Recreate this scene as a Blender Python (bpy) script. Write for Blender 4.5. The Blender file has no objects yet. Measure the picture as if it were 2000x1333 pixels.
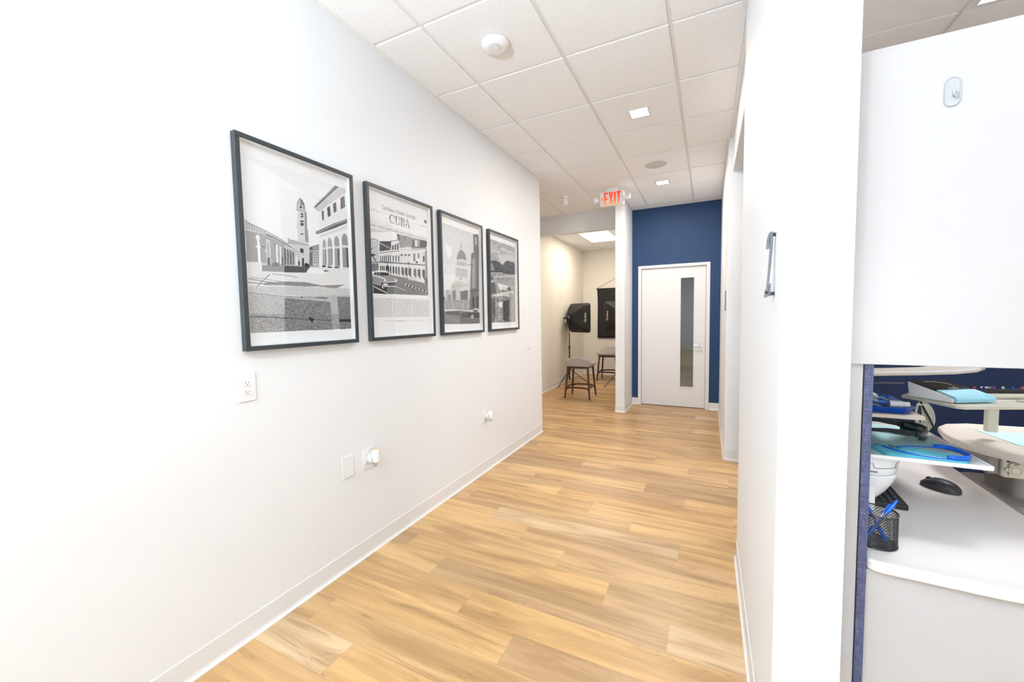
import bpy, bmesh, math, random
import numpy as np
from mathutils import Vector, Matrix
random.seed(4); C = bpy.context.scene.collection; S = bpy.context.scene
PI = math.pi
H = 2.98; XL = -1.783; XR = .162; YF = 6.37; LX = -2.68; LH = 2.914; YB = -4.2; XO = 3.3

# ---------------------------------------------------------------- camera
cd = bpy.data.cameras.new('camera'); cam = bpy.data.objects.new('camera', cd); C.objects.link(cam); S.camera = cam
cd.sensor_width = 36; cd.lens = 778.84 / 2000 * 36; cd.clip_start = .02
yaw, pit, rol = math.radians(-26.1805), math.radians(-3.4558), math.radians(-.9373)
fw = Vector((math.sin(yaw) * math.cos(pit), math.cos(yaw) * math.cos(pit), math.sin(pit)))
rt = Vector((math.cos(yaw), -math.sin(yaw), 0)); up = rt.cross(fw)
r2 = rt * math.cos(rol) + up * math.sin(rol); u2 = up * math.cos(rol) - rt * math.sin(rol)
m = Matrix((r2, u2, -fw)).transposed().to_4x4(); m.translation = (0, 0, 1.388); cam.matrix_world = m
# ---------------------------------------------------------------- exposure, world, large lights
S.view_settings.view_transform = 'Standard'; S.view_settings.look = 'None'; S.view_settings.gamma = 1
S.view_settings.use_curve_mapping = False; S.view_settings.exposure = 0.14
w = bpy.data.worlds.new('world'); S.world = w; w.use_nodes = True
w.node_tree.nodes['Background'].inputs[0].default_value = (.85, .92, 1, 1); w.node_tree.nodes['Background'].inputs[1].default_value = 1.0
def area(name, loc, size, power, col=(1, 1, 1), rot=(0, 0, 0), spread=180):
    l = bpy.data.lights.new(name, 'AREA'); l.shape = 'RECTANGLE'; l.size, l.size_y = size; l.energy = power; l.color = col; l.spread = math.radians(spread)
    o = bpy.data.objects.new(name, l); C.objects.link(o); o.location = loc; o.rotation_euler = rot; return o
COOL = (.76, .895, 1); WARM = (1, .80, .60)
area('window_daylight', (.55, YB - .25, 1.65), (1.7, 1.7), 30, COOL, (PI / 2, 0, 0))  # added fill light through an invented window behind the camera
area('window_daylight', (2.35, YB - .25, 1.65), (1.5, 1.7), 18, COOL, (PI / 2, 0, 0))  # second added fill, lights the column, cabinets and trays
# ---------------------------------------------------------------- materials
def mat(name, col, rough=.5, metal=0, spec=.5, bump=0, bscale=200, var=0, vscale=8, trans=0, coat=0, emit=None, estr=0, alpha=1, ior=1.45):
    m = bpy.data.materials.new(name); m.use_nodes = True; nt = m.node_tree; N = nt.nodes; L = nt.links
    b = N['Principled BSDF']; I = b.inputs
    I['Base Color'].default_value = (*col, 1); I['Roughness'].default_value = rough; I['Metallic'].default_value = metal
    I['Specular IOR Level'].default_value = spec; I['Transmission Weight'].default_value = trans; I['Coat Weight'].default_value = coat
    I['Alpha'].default_value = alpha; I['IOR'].default_value = ior
    if emit: I['Emission Color'].default_value = (*emit, 1); I['Emission Strength'].default_value = estr
    if bump or var:
        tc = N.new('ShaderNodeTexCoord')
    if bump:
        n = N.new('ShaderNodeTexNoise'); n.inputs['Scale'].default_value = bscale; n.inputs['Detail'].default_value = 3
        L.new(tc.outputs['Object'], n.inputs['Vector']); bp = N.new('ShaderNodeBump'); bp.inputs['Strength'].default_value = bump; bp.inputs['Distance'].default_value = .002
        L.new(n.outputs['Fac'], bp.inputs['Height']); L.new(bp.outputs[0], I['Normal'])
    if var:
        n = N.new('ShaderNodeTexNoise'); n.inputs['Scale'].default_value = vscale; n.inputs['Detail'].default_value = 4
        L.new(tc.outputs['Object'], n.inputs['Vector']); r = N.new('ShaderNodeValToRGB')
        r.color_ramp.elements[0].position = .3; r.color_ramp.elements[1].position = .7
        r.color_ramp.elements[0].color = (*[c * (1 - var) for c in col], 1); r.color_ramp.elements[1].color = (*[min(1, c * (1 + var)) for c in col], 1)
        L.new(n.outputs['Fac'], r.inputs[0]); L.new(r.outputs[0], I['Base Color'])
    return m
def mnode(nt, op, a, b=None):
    n = nt.nodes.new('ShaderNodeMath'); n.operation = op
    for i, v in enumerate((a, b)):
        if v is None: continue
        if isinstance(v, (int, float)): n.inputs[i].default_value = v
        else: nt.links.new(v, n.inputs[i])
    return n.outputs[0]
def mixc(nt, fac, a, b, mode='MIX'):
    n = nt.nodes.new('ShaderNodeMix'); n.data_type = 'RGBA'; n.blend_type = mode
    for i, v in ((0, fac), (6, a), (7, b)):
        if isinstance(v, (int, float)): n.inputs[i].default_value = v
        elif isinstance(v, tuple): n.inputs[i].default_value = (*v, 1)
        else: nt.links.new(v, n.inputs[i])
    return n.outputs[2]
def floor_mat():
    m = bpy.data.materials.new('oak_planks'); m.use_nodes = True; nt = m.node_tree; N = nt.nodes; L = nt.links; b = N['Principled BSDF']
    g = N.new('ShaderNodeNewGeometry'); s = N.new('ShaderNodeSeparateXYZ'); L.new(g.outputs['Position'], s.inputs[0]); X, Y = s.outputs[0], s.outputs[1]
    yy = mnode(nt, 'DIVIDE', mnode(nt, 'SUBTRACT', Y, 2.172), .1695); row = mnode(nt, 'FLOOR', yy); fy = mnode(nt, 'FRACT', yy)
    xx = mnode(nt, 'DIVIDE', mnode(nt, 'ADD', mnode(nt, 'ADD', X, 1.046), mnode(nt, 'MULTIPLY', row, .3025)), 1.21); col = mnode(nt, 'FLOOR', xx); fx = mnode(nt, 'FRACT', xx)
    cv = N.new('ShaderNodeCombineXYZ'); L.new(row, cv.inputs[0]); L.new(col, cv.inputs[1])
    wn = N.new('ShaderNodeTexWhiteNoise'); wn.noise_dimensions = '2D'; L.new(cv.outputs[0], wn.inputs['Vector']); rnd = wn.outputs['Value']
    def noise(sx, sy, det, off, dist=0, rough=.55):
        c = N.new('ShaderNodeCombineXYZ'); L.new(mnode(nt, 'ADD', mnode(nt, 'MULTIPLY', X, sx), mnode(nt, 'MULTIPLY', rnd, off)), c.inputs[0])
        L.new(mnode(nt, 'ADD', mnode(nt, 'MULTIPLY', Y, sy), mnode(nt, 'MULTIPLY', rnd, off * 1.7)), c.inputs[1])
        n = N.new('ShaderNodeTexNoise'); n.inputs['Scale'].default_value = 1; n.inputs['Detail'].default_value = det; n.inputs['Distortion'].default_value = dist; n.inputs['Roughness'].default_value = rough
        L.new(c.outputs[0], n.inputs['Vector']); return n.outputs['Fac']
    def ramp(v, stops):
        r = N.new('ShaderNodeValToRGB'); e = r.color_ramp.elements
        for i, (p, c) in enumerate(stops):
            if i < 2: e[i].position = p; e[i].color = (*c, 1)
            else: q = e.new(p); q.color = (*c, 1)
        L.new(v, r.inputs[0]); return r.outputs[0]
    base = ramp(rnd, [(0, FC[0]), (.25, FC[1]), (.5, FC[2]), (.75, FC[3]), (1, FC[4])])
    soft = noise(1.1, 11, 3, 37, .6)
    base = mixc(nt, ramp(soft, [(.34, (.70, .70, .70)), (.62, (0, 0, 0))]), base, FD)
    streak = noise(2.2, 34, 4, 61, 1.2)
    base = mixc(nt, ramp(streak, [(.26, (.55, .55, .55)), (.40, (0, 0, 0))]), base, tuple(c * .62 for c in FD))
    fine = noise(9, 260, 5, 90, .3, .7)
    base = mixc(nt, ramp(fine, [(.3, (.16, .16, .16)), (.7, (0, 0, 0))]), base, FK)
    # cathedral grain bands
    bn = noise(1.3, 7, 2, 53, .8); band = mnode(nt, 'FRACT', mnode(nt, 'MULTIPLY', bn, 16)); mask = ramp(noise(1.0, 5, 1, 71), [(.52, (0, 0, 0)), (.6, (.30, .30, .30))])
    bl = ramp(band, [(0, (1, 1, 1)), (.22, (0, 0, 0))])
    base = mixc(nt, mnode(nt, 'MULTIPLY', bl, mask), base, FK)
    kn = noise(7, 22, 3, 17, 1.0); base = mixc(nt, ramp(kn, [(.735, (0, 0, 0)), (.80, (.85, .85, .85))]), base, FK)
    seam = mnode(nt, 'MAXIMUM', mnode(nt, 'LESS_THAN', fy, .010), mnode(nt, 'LESS_THAN', fx, .0014))
    base = mixc(nt, mnode(nt, 'MULTIPLY', seam, .35), base, FK)
    L.new(base, b.inputs['Base Color']); b.inputs['Roughness'].default_value = .36; b.inputs['Specular IOR Level'].default_value = .5
    bp = N.new('ShaderNodeBump'); bp.inputs['Strength'].default_value = .08; bp.inputs['Distance'].default_value = .001; L.new(fine, bp.inputs['Height']); L.new(bp.outputs[0], b.inputs['Normal'])
    return m
FC = [(.70, .44, .19), (.47, .295, .155), (.78, .51, .235), (.60, .345, .135), (.74, .52, .30)]; FD = (.30, .16, .06); FK = (.17, .085, .035)
def tile_mat():
    m = mat('acoustic_tile', (.89, .90, .915), .9, bump=.25, bscale=160); nt = m.node_tree; N = nt.nodes; L = nt.links
    g = N.new('ShaderNodeNewGeometry'); n = N.new('ShaderNodeTexNoise'); n.inputs['Scale'].default_value = 150; n.inputs['Detail'].default_value = 2; L.new(g.outputs['Position'], n.inputs['Vector'])
    r = N.new('ShaderNodeValToRGB'); r.color_ramp.elements[0].position = .285; r.color_ramp.elements[0].color = (.55, .53, .50, 1); r.color_ramp.elements[1].position = .36; r.color_ramp.elements[1].color = (.89, .90, .915, 1)
    L.new(n.outputs['Fac'], r.inputs[0]); L.new(r.outputs[0], N['Principled BSDF'].inputs['Base Color']); return m
def weave_mat(name, ca, cb, sc=900):
    m = mat(name, ca, .55); nt = m.node_tree; N = nt.nodes; L = nt.links; g = N.new('ShaderNodeNewGeometry')
    out = []
    for k in ((sc, 20, 40), (20, sc * .5, 30), (30, 30, sc * .6)):
        mp = N.new('ShaderNodeMapping'); mp.inputs['Scale'].default_value = k; L.new(g.outputs['Position'], mp.inputs['Vector'])
        n = N.new('ShaderNodeTexNoise'); n.inputs['Scale'].default_value = 1; L.new(mp.outputs[0], n.inputs['Vector']); out.append(n.outputs['Fac'])
    f = mnode(nt, 'MULTIPLY', mnode(nt, 'ADD', out[0], out[2]), .5)
    r = N.new('ShaderNodeValToRGB'); r.color_ramp.elements[0].position = .4; r.color_ramp.elements[1].position = .62; r.color_ramp.elements[0].color = (*ca, 1); r.color_ramp.elements[1].color = (*cb, 1)
    L.new(f, r.inputs[0]); L.new(r.outputs[0], N['Principled BSDF'].inputs['Base Color']); return m
def glass_mat(name, refl=.08, tint=(1, 1, 1), rough=0.0):
    m = bpy.data.materials.new(name); m.use_nodes = True; nt = m.node_tree; N = nt.nodes; L = nt.links; N.clear()
    o = N.new('ShaderNodeOutputMaterial'); t = N.new('ShaderNodeBsdfTransparent'); t.inputs[0].default_value = (*tint, 1); g = N.new('ShaderNodeBsdfGlossy'); g.inputs['Roughness'].default_value = rough
    lw = N.new('ShaderNodeLayerWeight'); lw.inputs[0].default_value = .5; f = mnode(nt, 'ADD', mnode(nt, 'MULTIPLY', mnode(nt, 'POWER', lw.outputs['Facing'], 4.5), .9), .035 + refl)
    mx = N.new('ShaderNodeMixShader'); L.new(f, mx.inputs[0]); L.new(t.outputs[0], mx.inputs[1]); L.new(g.outputs[0], mx.inputs[2]); L.new(mx.outputs[0], o.inputs[0]); return m
WALL = mat('white_wall_paint', (.812, .826, .842), .55, bump=.06, bscale=350)
WARMW = mat('cream_wall_paint', (.82, .79, .72), .6, bump=.06, bscale=350)
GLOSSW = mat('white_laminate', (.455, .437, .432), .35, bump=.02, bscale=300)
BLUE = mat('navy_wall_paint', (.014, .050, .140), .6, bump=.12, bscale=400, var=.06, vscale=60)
SHADED_NAVY = mat('dark_navy_wall_paint', (.0022, .013, .055), .7, bump=.3, bscale=260)  # same navy paint as the hall, operatory's shade put into the colour
BASEB = mat('white_vinyl_base', (.78, .77, .76), .4, bump=.03)
DOORW = mat('white_door_paint', (.80, .79, .79), .4, bump=.03)
FLOOR = floor_mat(); TILE = tile_mat()
GRIDM = mat('white_grid_steel', (.84, .83, .82), .45, bump=.02)
PLAST = mat('white_plastic', (.82, .82, .83), .3, bump=.02); DARKSLOT = mat('dark_slot', (.02, .02, .02), .6, bump=.02)
BLACKF = mat('black_frame_paint', (.040, .047, .052), .38, bump=.04, bscale=500)
CHROME = mat('brushed_steel', (.17, .18, .20), .30, 1, bump=.03, bscale=600); CHROME2 = mat('polished_chrome', (.8, .8, .82), .08, 1, bump=.01)
WALNUT = mat('walnut', (.085, .035, .018), .4, var=.35, vscale=14); SEATF = mat('grey_fabric', (.42, .385, .37), .95, bump=.5, bscale=500, var=.08, vscale=120)
BLACKC = mat('black_nylon', (.012, .012, .013), .6, bump=.3, bscale=300); BLACKP = mat('black_plastic', (.015, .015, .016), .32, bump=.02)
GREYP = mat('charcoal_plastic', (.035, .035, .04), .45, bump=.05)
BEIGE = mat('beige_plastic', (.66, .59, .52), .4, bump=.03); BEIGE2 = mat('ivory_plastic', (.62, .60, .50), .4, bump=.03); GREIGE = mat('greige_plastic', (.26, .235, .22), .5, bump=.05)
CABLE = mat('cream_tubing', (.62, .58, .50), .4, bump=.02)
TEAL = mat('pale_aqua_mat', (.50, .80, .82), .6, bump=.05, var=.03, vscale=30); BIB = mat('aqua_bib', (.16, .74, .90), .8, bump=.1)
SBLUE = mat('blue_silicone', (.004, .12, .62), .35, bump=.02); TBLUE = mat('blue_tray_plastic', (.004, .07, .42), .3, bump=.02)
COUNTER = mat('speckled_counter', (.72, .67, .645), .4, bump=.03, var=.05, vscale=400)
STRIP = weave_mat('blue_woven_laminate', (.030, .038, .095), (.115, .13, .235))
LITP = mat('light_diffuser', (.9, .9, .9), .4, emit=(1, .97, .93), estr=1.6, bump=.02)

# ---------------------------------------------------------------- mesh builder
class MB:
    def __init__(s): s.v = []; s.f = []
    def add(s, v, f): k = len(s.v); s.v += [tuple(p) for p in v]; s.f += [tuple(i + k for i in q) for q in f]; return s
    def box(s, x0, x1, y0, y1, z0, z1):
        return s.add([(x0, y0, z0), (x1, y0, z0), (x1, y1, z0), (x0, y1, z0), (x0, y0, z1), (x1, y0, z1), (x1, y1, z1), (x0, y1, z1)],
                     [(0, 3, 2, 1), (4, 5, 6, 7), (0, 1, 5, 4), (1, 2, 6, 5), (2, 3, 7, 6), (3, 0, 4, 7)])
    def prism(s, poly, a, b, ax=2):
        n = len(poly); P = []
        for t in (a, b):
            for p in poly: q = list(p); q.insert(ax, t); P.append(tuple(q))
        A = sum(poly[i][0] * poly[(i + 1) % n][1] - poly[(i + 1) % n][0] * poly[i][1] for i in range(n))
        fl = (A > 0) ^ (ax == 1) ^ (b < a)
        F = [tuple(range(n))[::-1], tuple(range(n, 2 * n))] + [(i, (i + 1) % n, n + (i + 1) % n, n + i) for i in range(n)]
        if not fl: F = [q[::-1] for q in F]
        return s.add(P, F)
    def lathe(s, prof, c=(0, 0, 0), n=32, ax=2, M=None):
        P = []; F = []; m = len(prof)
        for i in range(n):
            t = 2 * PI * i / n
            for r, h in prof:
                q = Vector((r * math.cos(t), r * math.sin(t), h))
                if ax == 0: q = Vector((h, q.x, q.y))
                if ax == 1: q = Vector((q.x, -h, q.y)) * 1 if False else Vector((q.y, h, q.x))
                if M is not None: q = M @ q
                P.append(tuple(q + Vector(c)))
        for i in range(n):
            j = (i + 1) % n
            for k in range(m - 1): F.append((i * m + k, j * m + k, j * m + k + 1, i * m + k + 1))
        F.append(tuple(i * m for i in range(n))[::-1]); F.append(tuple(i * m + m - 1 for i in range(n)))
        return s.add(P, F)
    def tube(s, pts, r, n=8, closed=False, taper=None):
        pts = [Vector(p) for p in pts]; P = []; F = []; k = len(pts); nv = None
        for i, p in enumerate(pts):
            a = pts[i - 1] if (i or closed) else p; b = pts[(i + 1) % k] if (i < k - 1 or closed) else p
            d = (b - a).normalized()
            if nv is None: nv = d.orthogonal().normalized()
            nv = (nv - d * nv.dot(d)).normalized(); bi = d.cross(nv)
            rr = r if taper is None else r + (taper - r) * i / max(1, k - 1)
            for j in range(n):
                t = 2 * PI * j / n; P.append(p + nv * rr * math.cos(t) + bi * rr * math.sin(t))
        for i in range(k if closed else k - 1):
            e = (i + 1) % k
            for j in range(n): F.append((i * n + j, i * n + (j + 1) % n, e * n + (j + 1) % n, e * n + j))
        if not closed: F.append(tuple(range(n))[::-1]); F.append(tuple((k - 1) * n + j for j in range(n)))
        return s.add(P, F)
    def bar(s, a, b, w0, d0, w1=None, d1=None, side=None):
        w1 = w1 or w0; d1 = d1 or d0; a = Vector(a); b = Vector(b); d = (b - a).normalized()
        x = Vector(side) if side else Vector((1, 0, 0)); x = (x - d * x.dot(d)).normalized(); y = d.cross(x); P = []
        for p, ww, dd in ((a, w0, d0), (b, w1, d1)):
            for sx, sy in ((-1, -1), (1, -1), (1, 1), (-1, 1)): P.append(p + x * sx * ww / 2 + y * sy * dd / 2)
        return s.add(P, [(0, 3, 2, 1), (4, 5, 6, 7), (0, 1, 5, 4), (1, 2, 6, 5), (2, 3, 7, 6), (3, 0, 4, 7)])
    def grid(s, fn, nu, nv):
        P = [fn(i / nu, j / nv) for j in range(nv + 1) for i in range(nu + 1)]
        return s.add(P, [(j * (nu + 1) + i, j * (nu + 1) + i + 1, (j + 1) * (nu + 1) + i + 1, (j + 1) * (nu + 1) + i) for j in range(nv) for i in range(nu)])
    def build(s, name, m, parent=None, bev=0, seg=2, smooth=False, solid=0, sub=0, fix=True, local=False):
        off = Vector((0, 0, 0))
        if parent is not None and not local:
            p = parent
            while p is not None: off += p.location; p = p.parent
        elif parent is None:
            a = np.array(s.v); off = Vector(((a[:, 0].min() + a[:, 0].max()) / 2, (a[:, 1].min() + a[:, 1].max()) / 2, a[:, 2].min()))
        me = bpy.data.meshes.new(name); me.from_pydata([tuple(Vector(p) - off) for p in s.v], [], s.f)
        if fix:
            b = bmesh.new(); b.from_mesh(me); bmesh.ops.recalc_face_normals(b, faces=b.faces); b.to_mesh(me); b.free()
        if smooth:
            for q in me.polygons: q.use_smooth = True
        me.materials.append(m); o = bpy.data.objects.new(name, me); C.objects.link(o)
        if parent is not None: o.parent = parent
        else: o.location = off
        if solid: k = o.modifiers.new('s', 'SOLIDIFY'); k.thickness = solid; k.offset = 0
        if bev:
            k = o.modifiers.new('b', 'BEVEL'); k.width = bev; k.segments = seg; k.limit_method = 'ANGLE'; k.angle_limit = math.radians(40)
            if not smooth:
                for q in me.polygons: q.use_smooth = True
                k.harden_normals = True
        if sub: k = o.modifiers.new('d', 'SUBSURF'); k.levels = sub; k.render_levels = sub
        if smooth and not sub:
            try: me.set_sharp_from_angle(angle=math.radians(42))
            except Exception: pass
        return o
def st(o, label=None):
    o['kind'] = 'structure'
    if label: o['label'] = label
    return o
def tag(o, label, cat, group=None):
    o['label'] = label; o['category'] = cat
    if group: o['group'] = group
    return o
def empty(name, loc, label, cat, group=None, rz=0):
    o = bpy.data.objects.new(name, None); C.objects.link(o); o.location = loc; o.rotation_euler = (0, 0, rz); o.empty_display_size = .05
    return tag(o, label, cat, group)
def copy_tree(o, parent=None):
    c = o.copy(); C.objects.link(c); c.parent = parent
    for ch in [k for k in C.objects if k.parent == o]: copy_tree(ch, c)
    return c
def text(name, body, size, m, parent, M, fitw=None, ext=.0003, lines=None):
    """flat lettering; M maps text plane (x right, y up) to the world"""
    P = []; F = []
    for (ln, lx, ly, sz, wd) in (lines or [(body, 0, 0, size, fitw)]):
        cu = bpy.data.curves.new('t', 'FONT'); cu.body = ln; cu.size = sz; cu.resolution_u = 3
        o = bpy.data.objects.new('t', cu); C.objects.link(o); bpy.context.view_layer.update()
        dg = bpy.context.evaluated_depsgraph_get(); me = bpy.data.meshes.new_from_object(o.evaluated_get(dg))
        v = np.array([p.co[:] for p in me.vertices]) if len(me.vertices) else np.zeros((0, 3))
        if len(v):
            if wd: v[:, 0] = (v[:, 0] - v[:, 0].min()) * wd / (v[:, 0].max() - v[:, 0].min())
            k = len(P); P += [tuple(M @ Vector((a[0] + lx, a[1] + ly, 0))) for a in v]; F += [tuple(i + k for i in q.vertices) for q in me.polygons]
        bpy.data.objects.remove(o); bpy.data.meshes.remove(me); bpy.data.curves.remove(cu)
    b = MB(); b.add(P, F); return b.build(name, m, parent, fix=False)
def rrect(x0, x1, y0, y1, r, n=6):
    r = r if isinstance(r, (list, tuple)) else [r] * 4; o = []
    for (cx, cy, a, q) in ((x1 - r[0], y0 + r[0], -90, r[0]), (x1 - r[1], y1 - r[1], 0, r[1]), (x0 + r[2], y1 - r[2], 90, r[2]), (x0 + r[3], y0 + r[3], 180, r[3])):
        for i in range(n + 1):
            t = math.radians(a + 90 * i / n); o.append((cx + q * math.cos(t), cy + q * math.sin(t)))
    return o
# ================================================================ THE SETTING
def slab(name, boxes, m, bev=0):
    b = MB()
    for q in boxes: b.box(*q)
    return st(b.build(name, m, bev=bev))
fl = MB().box(LX - .2, XO + .2, YB - .1, 11.6, -.06, 0).build('floor', FLOOR); st(fl)
slab('wall_left', [(-1.90, XL, YB, 4.42, 0, H + .05)], WALL)
slab('wall_left_lobby', [(LX, -1.90, 4.30, 4.42, 0, H + .05)], WALL)
slab('wall_left_far', [(LX - .12, LX, 4.30, 9.47, 0, H + .05)], WARMW)
slab('wall_back_alcove', [(LX, -1.18, 9.35, 9.47, 0, H + .05)], WARMW)
slab('wall_middle', [(-1.18, -1.053, 5.74, 11.6, 0, H + .05)], WALL)
slab('wall_header_left', [(LX, -1.18, 6.15, 6.29, 2.70, H + .05)], WALL)
slab('wall_far', [(-1.053, -.952, YF, YF + .12, 0, H + .05), (.014, .155, YF, YF + .12, 0, H + .05), (-.952, .014, YF, YF + .12, 2.118, H + .05)], BLUE)
slab('wall_right', [(XR, .302, 1.185, 2.515, 0, H + .05)], WALL)
slab('wall_right_far', [(.155, .302, 4.22, 11.6, 0, H + .05)], WALL)
slab('wall_header_right', [(.19, .302, 2.515, 4.22, 2.675, H + .05)], WALL)
slab('wall_operatory', [(.302, XO + .1, 4.05, 4.17, 0, H + .05)], SHADED_NAVY)
slab('wall_right_outer', [(XO, XO + .12, YB, 4.05, 0, H + .05)], WALL)
slab('wall_room_behind_door', [(-1.053, .155, 11.5, 11.6, 0, H + .05)], WALL)
# back wall (behind the camera) with two added, unseen windows for fill light
slab('wall_back', [(-1.9, -.30, YB - .12, YB, 0, H + .05), (3.10, XO + .1, YB - .12, YB, 0, H + .05), (1.40, 1.60, YB - .12, YB, .75, 2.55), (-.30, 3.10, YB - .12, YB, 0, .75), (-.30, 3.10, YB - .12, YB, 2.55, H + .05)], WALL)
for wi, (wa, wb) in enumerate(((-.30, 1.40), (1.60, 3.10))):
    wf = MB()
    for q in ((wa, wa + .05, .75, 2.55), (wb - .05, wb, .75, 2.55), (wa, wb, .75, .80), (wa, wb, 2.50, 2.55)): wf.box(q[0], q[1], YB - .09, YB - .03, q[2], q[3])
    wn = wf.build('window_%d' % (wi + 1), DOORW, bev=.004); st(wn)
    MB().box(wa + .05, wb - .05, YB - .065, YB - .06, .8, 2.5).build('window_pane', glass_mat('window_glass', .0), wn)

# ceiling: tegular tiles hanging in a steel grid
def ceil(name, x0, x1, y0, y1, z, gx, gy, T=.6096, skip=()):
    b = MB(); g = MB(); gp = .011
    xs = [x for x in [gx + T * k for k in range(-12, 14)]]; ys = [gy + T * k for k in range(-14, 18)]
    for i in range(len(xs) - 1):
        for j in range(len(ys) - 1):
            a0, a1, c0, c1 = xs[i] + gp, xs[i + 1] - gp, ys[j] + gp, ys[j + 1] - gp
            a0, a1, c0, c1 = max(a0, x0), min(a1, x1), max(c0, y0), min(c1, y1)
            if a1 - a0 < .02 or c1 - c0 < .02: continue
            if any(s0 < (a0 + a1) / 2 < s1 and t0 < (c0 + c1) / 2 < t1 for s0, s1, t0, t1 in skip): continue
            b.box(a0, a1, c0, c1, z, z + .02)
    o = st(b.build(name, TILE, bev=.0015, seg=1))
    g.box(x0, x1, y0, y1, z + .009, z + .03)
    gr = g.build('grid', GRIDM, o)
    return o
HX = -1.423
ceil('ceiling', XL, XR, YB, 4.42, H, HX, 1.835)
ceil('ceiling_lobby', LX, -1.053, 4.42, 6.2, H, HX, 1.835)
ceil('ceiling_far', -1.053, .155, 4.42, YF, H, HX, 1.835)
ceil('ceiling_alcove', LX, -1.18, 6.29, 9.35, LH, -2.215, 7.13)
ceil('ceiling_operatory', .302, XO, 1.185, 4.05, H, .59, 3.075)
ceil('ceiling_front', XR, XO, YB, 1.185, H, .59, 3.075)
slab('ceiling_room_behind_door', [(-1.053, .155, YF + .12, 11.5, 2.7, 2.8)], WALL)
# wall angle trims along the ceiling
tn = [0]
def trim(box, m=GRIDM, bev=.001):
    tn[0] += 1; b = MB(); b.box(*box); return st(b.build('trim_%d' % tn[0], m, bev=bev))
trim((XL, XL + .022, YB, 4.42, H - .003, H + .009)); trim((XR - .022, XR, 1.185, 2.515, H - .003, H + .009)); trim((.165, .19, 2.515, 4.22, H - .004, H + .02))
trim((.133, .155, 4.22, YF, H - .003, H + .009)); trim((-1.053, .133, YF - .022, YF, H - .003, H + .009)); trim((LX, -1.18, 6.128, 6.15, H - .003, H + .009))
trim((LX, LX + .022, 6.29, 9.33, LH - .003, LH + .009)); trim((LX + .022, -1.18, 9.328, 9.35, LH - .003, LH + .009)); trim((-1.053, -1.031, 5.74, YF - .022, H - .003, H + .009)); trim((-1.18, -1.053, 5.718, 5.74, H - .003, H + .009))
# cove base: profile (out from wall, height)
PR = [(0, 0), (.014, 0), (.013, .004), (.006, .012), (.0035, .022), (.0032, .098), (.002, .1015), (0, .102)]
def base(side, runs, m=BASEB):
    b = MB()
    for kind, wall, a, c, sgn in runs:
        poly = [(wall + sgn * p, z) for p, z in PR]
        b.prism(poly, a, c, 1 if kind == 'y' else 0)
    return st(b.build('baseboard_' + side, m))
base('left', [('y', XL, YB, 4.42, 1), ('x', 4.42, -1.90, XL, 1)])
base('middle', [('x', 5.74, -1.18 - .004, -1.053 + .004, -1), ('y', -1.053, 5.74, YF, 1), ('y', -1.18, 5.74, 9.35, -1)])
base('far', [('x', YF, -1.05, -.962, -1), ('x', YF, .023, .155, -1)])
base('right', [('y', XR, 1.185, 2.515, -1), ('x', 2.515, XR, .302, 1)])
base('right_far', [('y', .155, 4.22, YF, -1), ('x', 4.22, .155 - .004, .302, -1)])
base('alcove', [('y', LX, 4.42, 9.35, 1), ('x', 9.35, LX, -1.18, -1)])
base('operatory', [('x', 4.05, .302, XO, -1)])

# ---- far door: steel frame, leaf with tall narrow lite, lever
fr = MB(); y0 = YF - .012
fr.box(-.962, -.917, y0, YF + .13, 0, 2.125).box(-.027, .023, y0, YF + .13, 0, 2.125).box(-.917, -.027, y0, YF + .13, 2.084, 2.125)
fr.box(-.917, -.905, YF + .07, YF + .13, 0, 2.084).box(-.039, -.027, YF + .07, YF + .13, 0, 2.084).box(-.905, -.039, YF + .07, YF + .13, 2.072, 2.084)
door = fr.build('door_1', DOORW, bev=.002); st(door)
a0, a1, b0, b1 = -.366, -.183, .304, 1.922
lf = MB(); Y0, Y1 = YF + .022, YF + .066
for q in ((-.913, a0, .01, 2.080), (a1, -.031, .01, 2.080), (a0, a1, .01, b0), (a0, a1, b1, 2.080)): lf.box(q[0], q[1], Y0, Y1, q[2], q[3])
leaf = lf.build('door_leaf', DOORW, door)
k = MB(); t = .014
for q in ((a0 - t, a0 + .004, b0 - t, b1 + t), (a1 - .004, a1 + t, b0 - t, b1 + t), (a0, a1, b0 - t, b0 + .004), (a0, a1, b1 - .004, b1 + t)): k.box(q[0], q[1], Y0 - .006, Y1 + .006, q[2], q[3])
k.build('lite_frame', DOORW, leaf, bev=.002)
MB().box(a0, a1, YF + .040, YF + .046, b0, b1).build('door_glass', glass_mat('door_lite_glass', .10, (.55, .60, .60), .01), leaf)
hd = MB(); hd.lathe([(.0, 0), (.026, 0), (.028, .004), (.026, .010), (.0, .011)], (-.086, Y0 - .011, .932), 28, 1).lathe([(0, 0), (.010, 0), (.010, .045), (0, .045)], (-.086, Y0 - .05, .932), 20, 1)
hd.tube([(-.082, Y0 - .048, .932), (-.10, Y0 - .05, .932), (-.14, Y0 - .048, .930), (-.185, Y0 - .044, .929)], .0095, 14)
hd.build('lever_handle', CHROME2, leaf, smooth=True)

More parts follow.
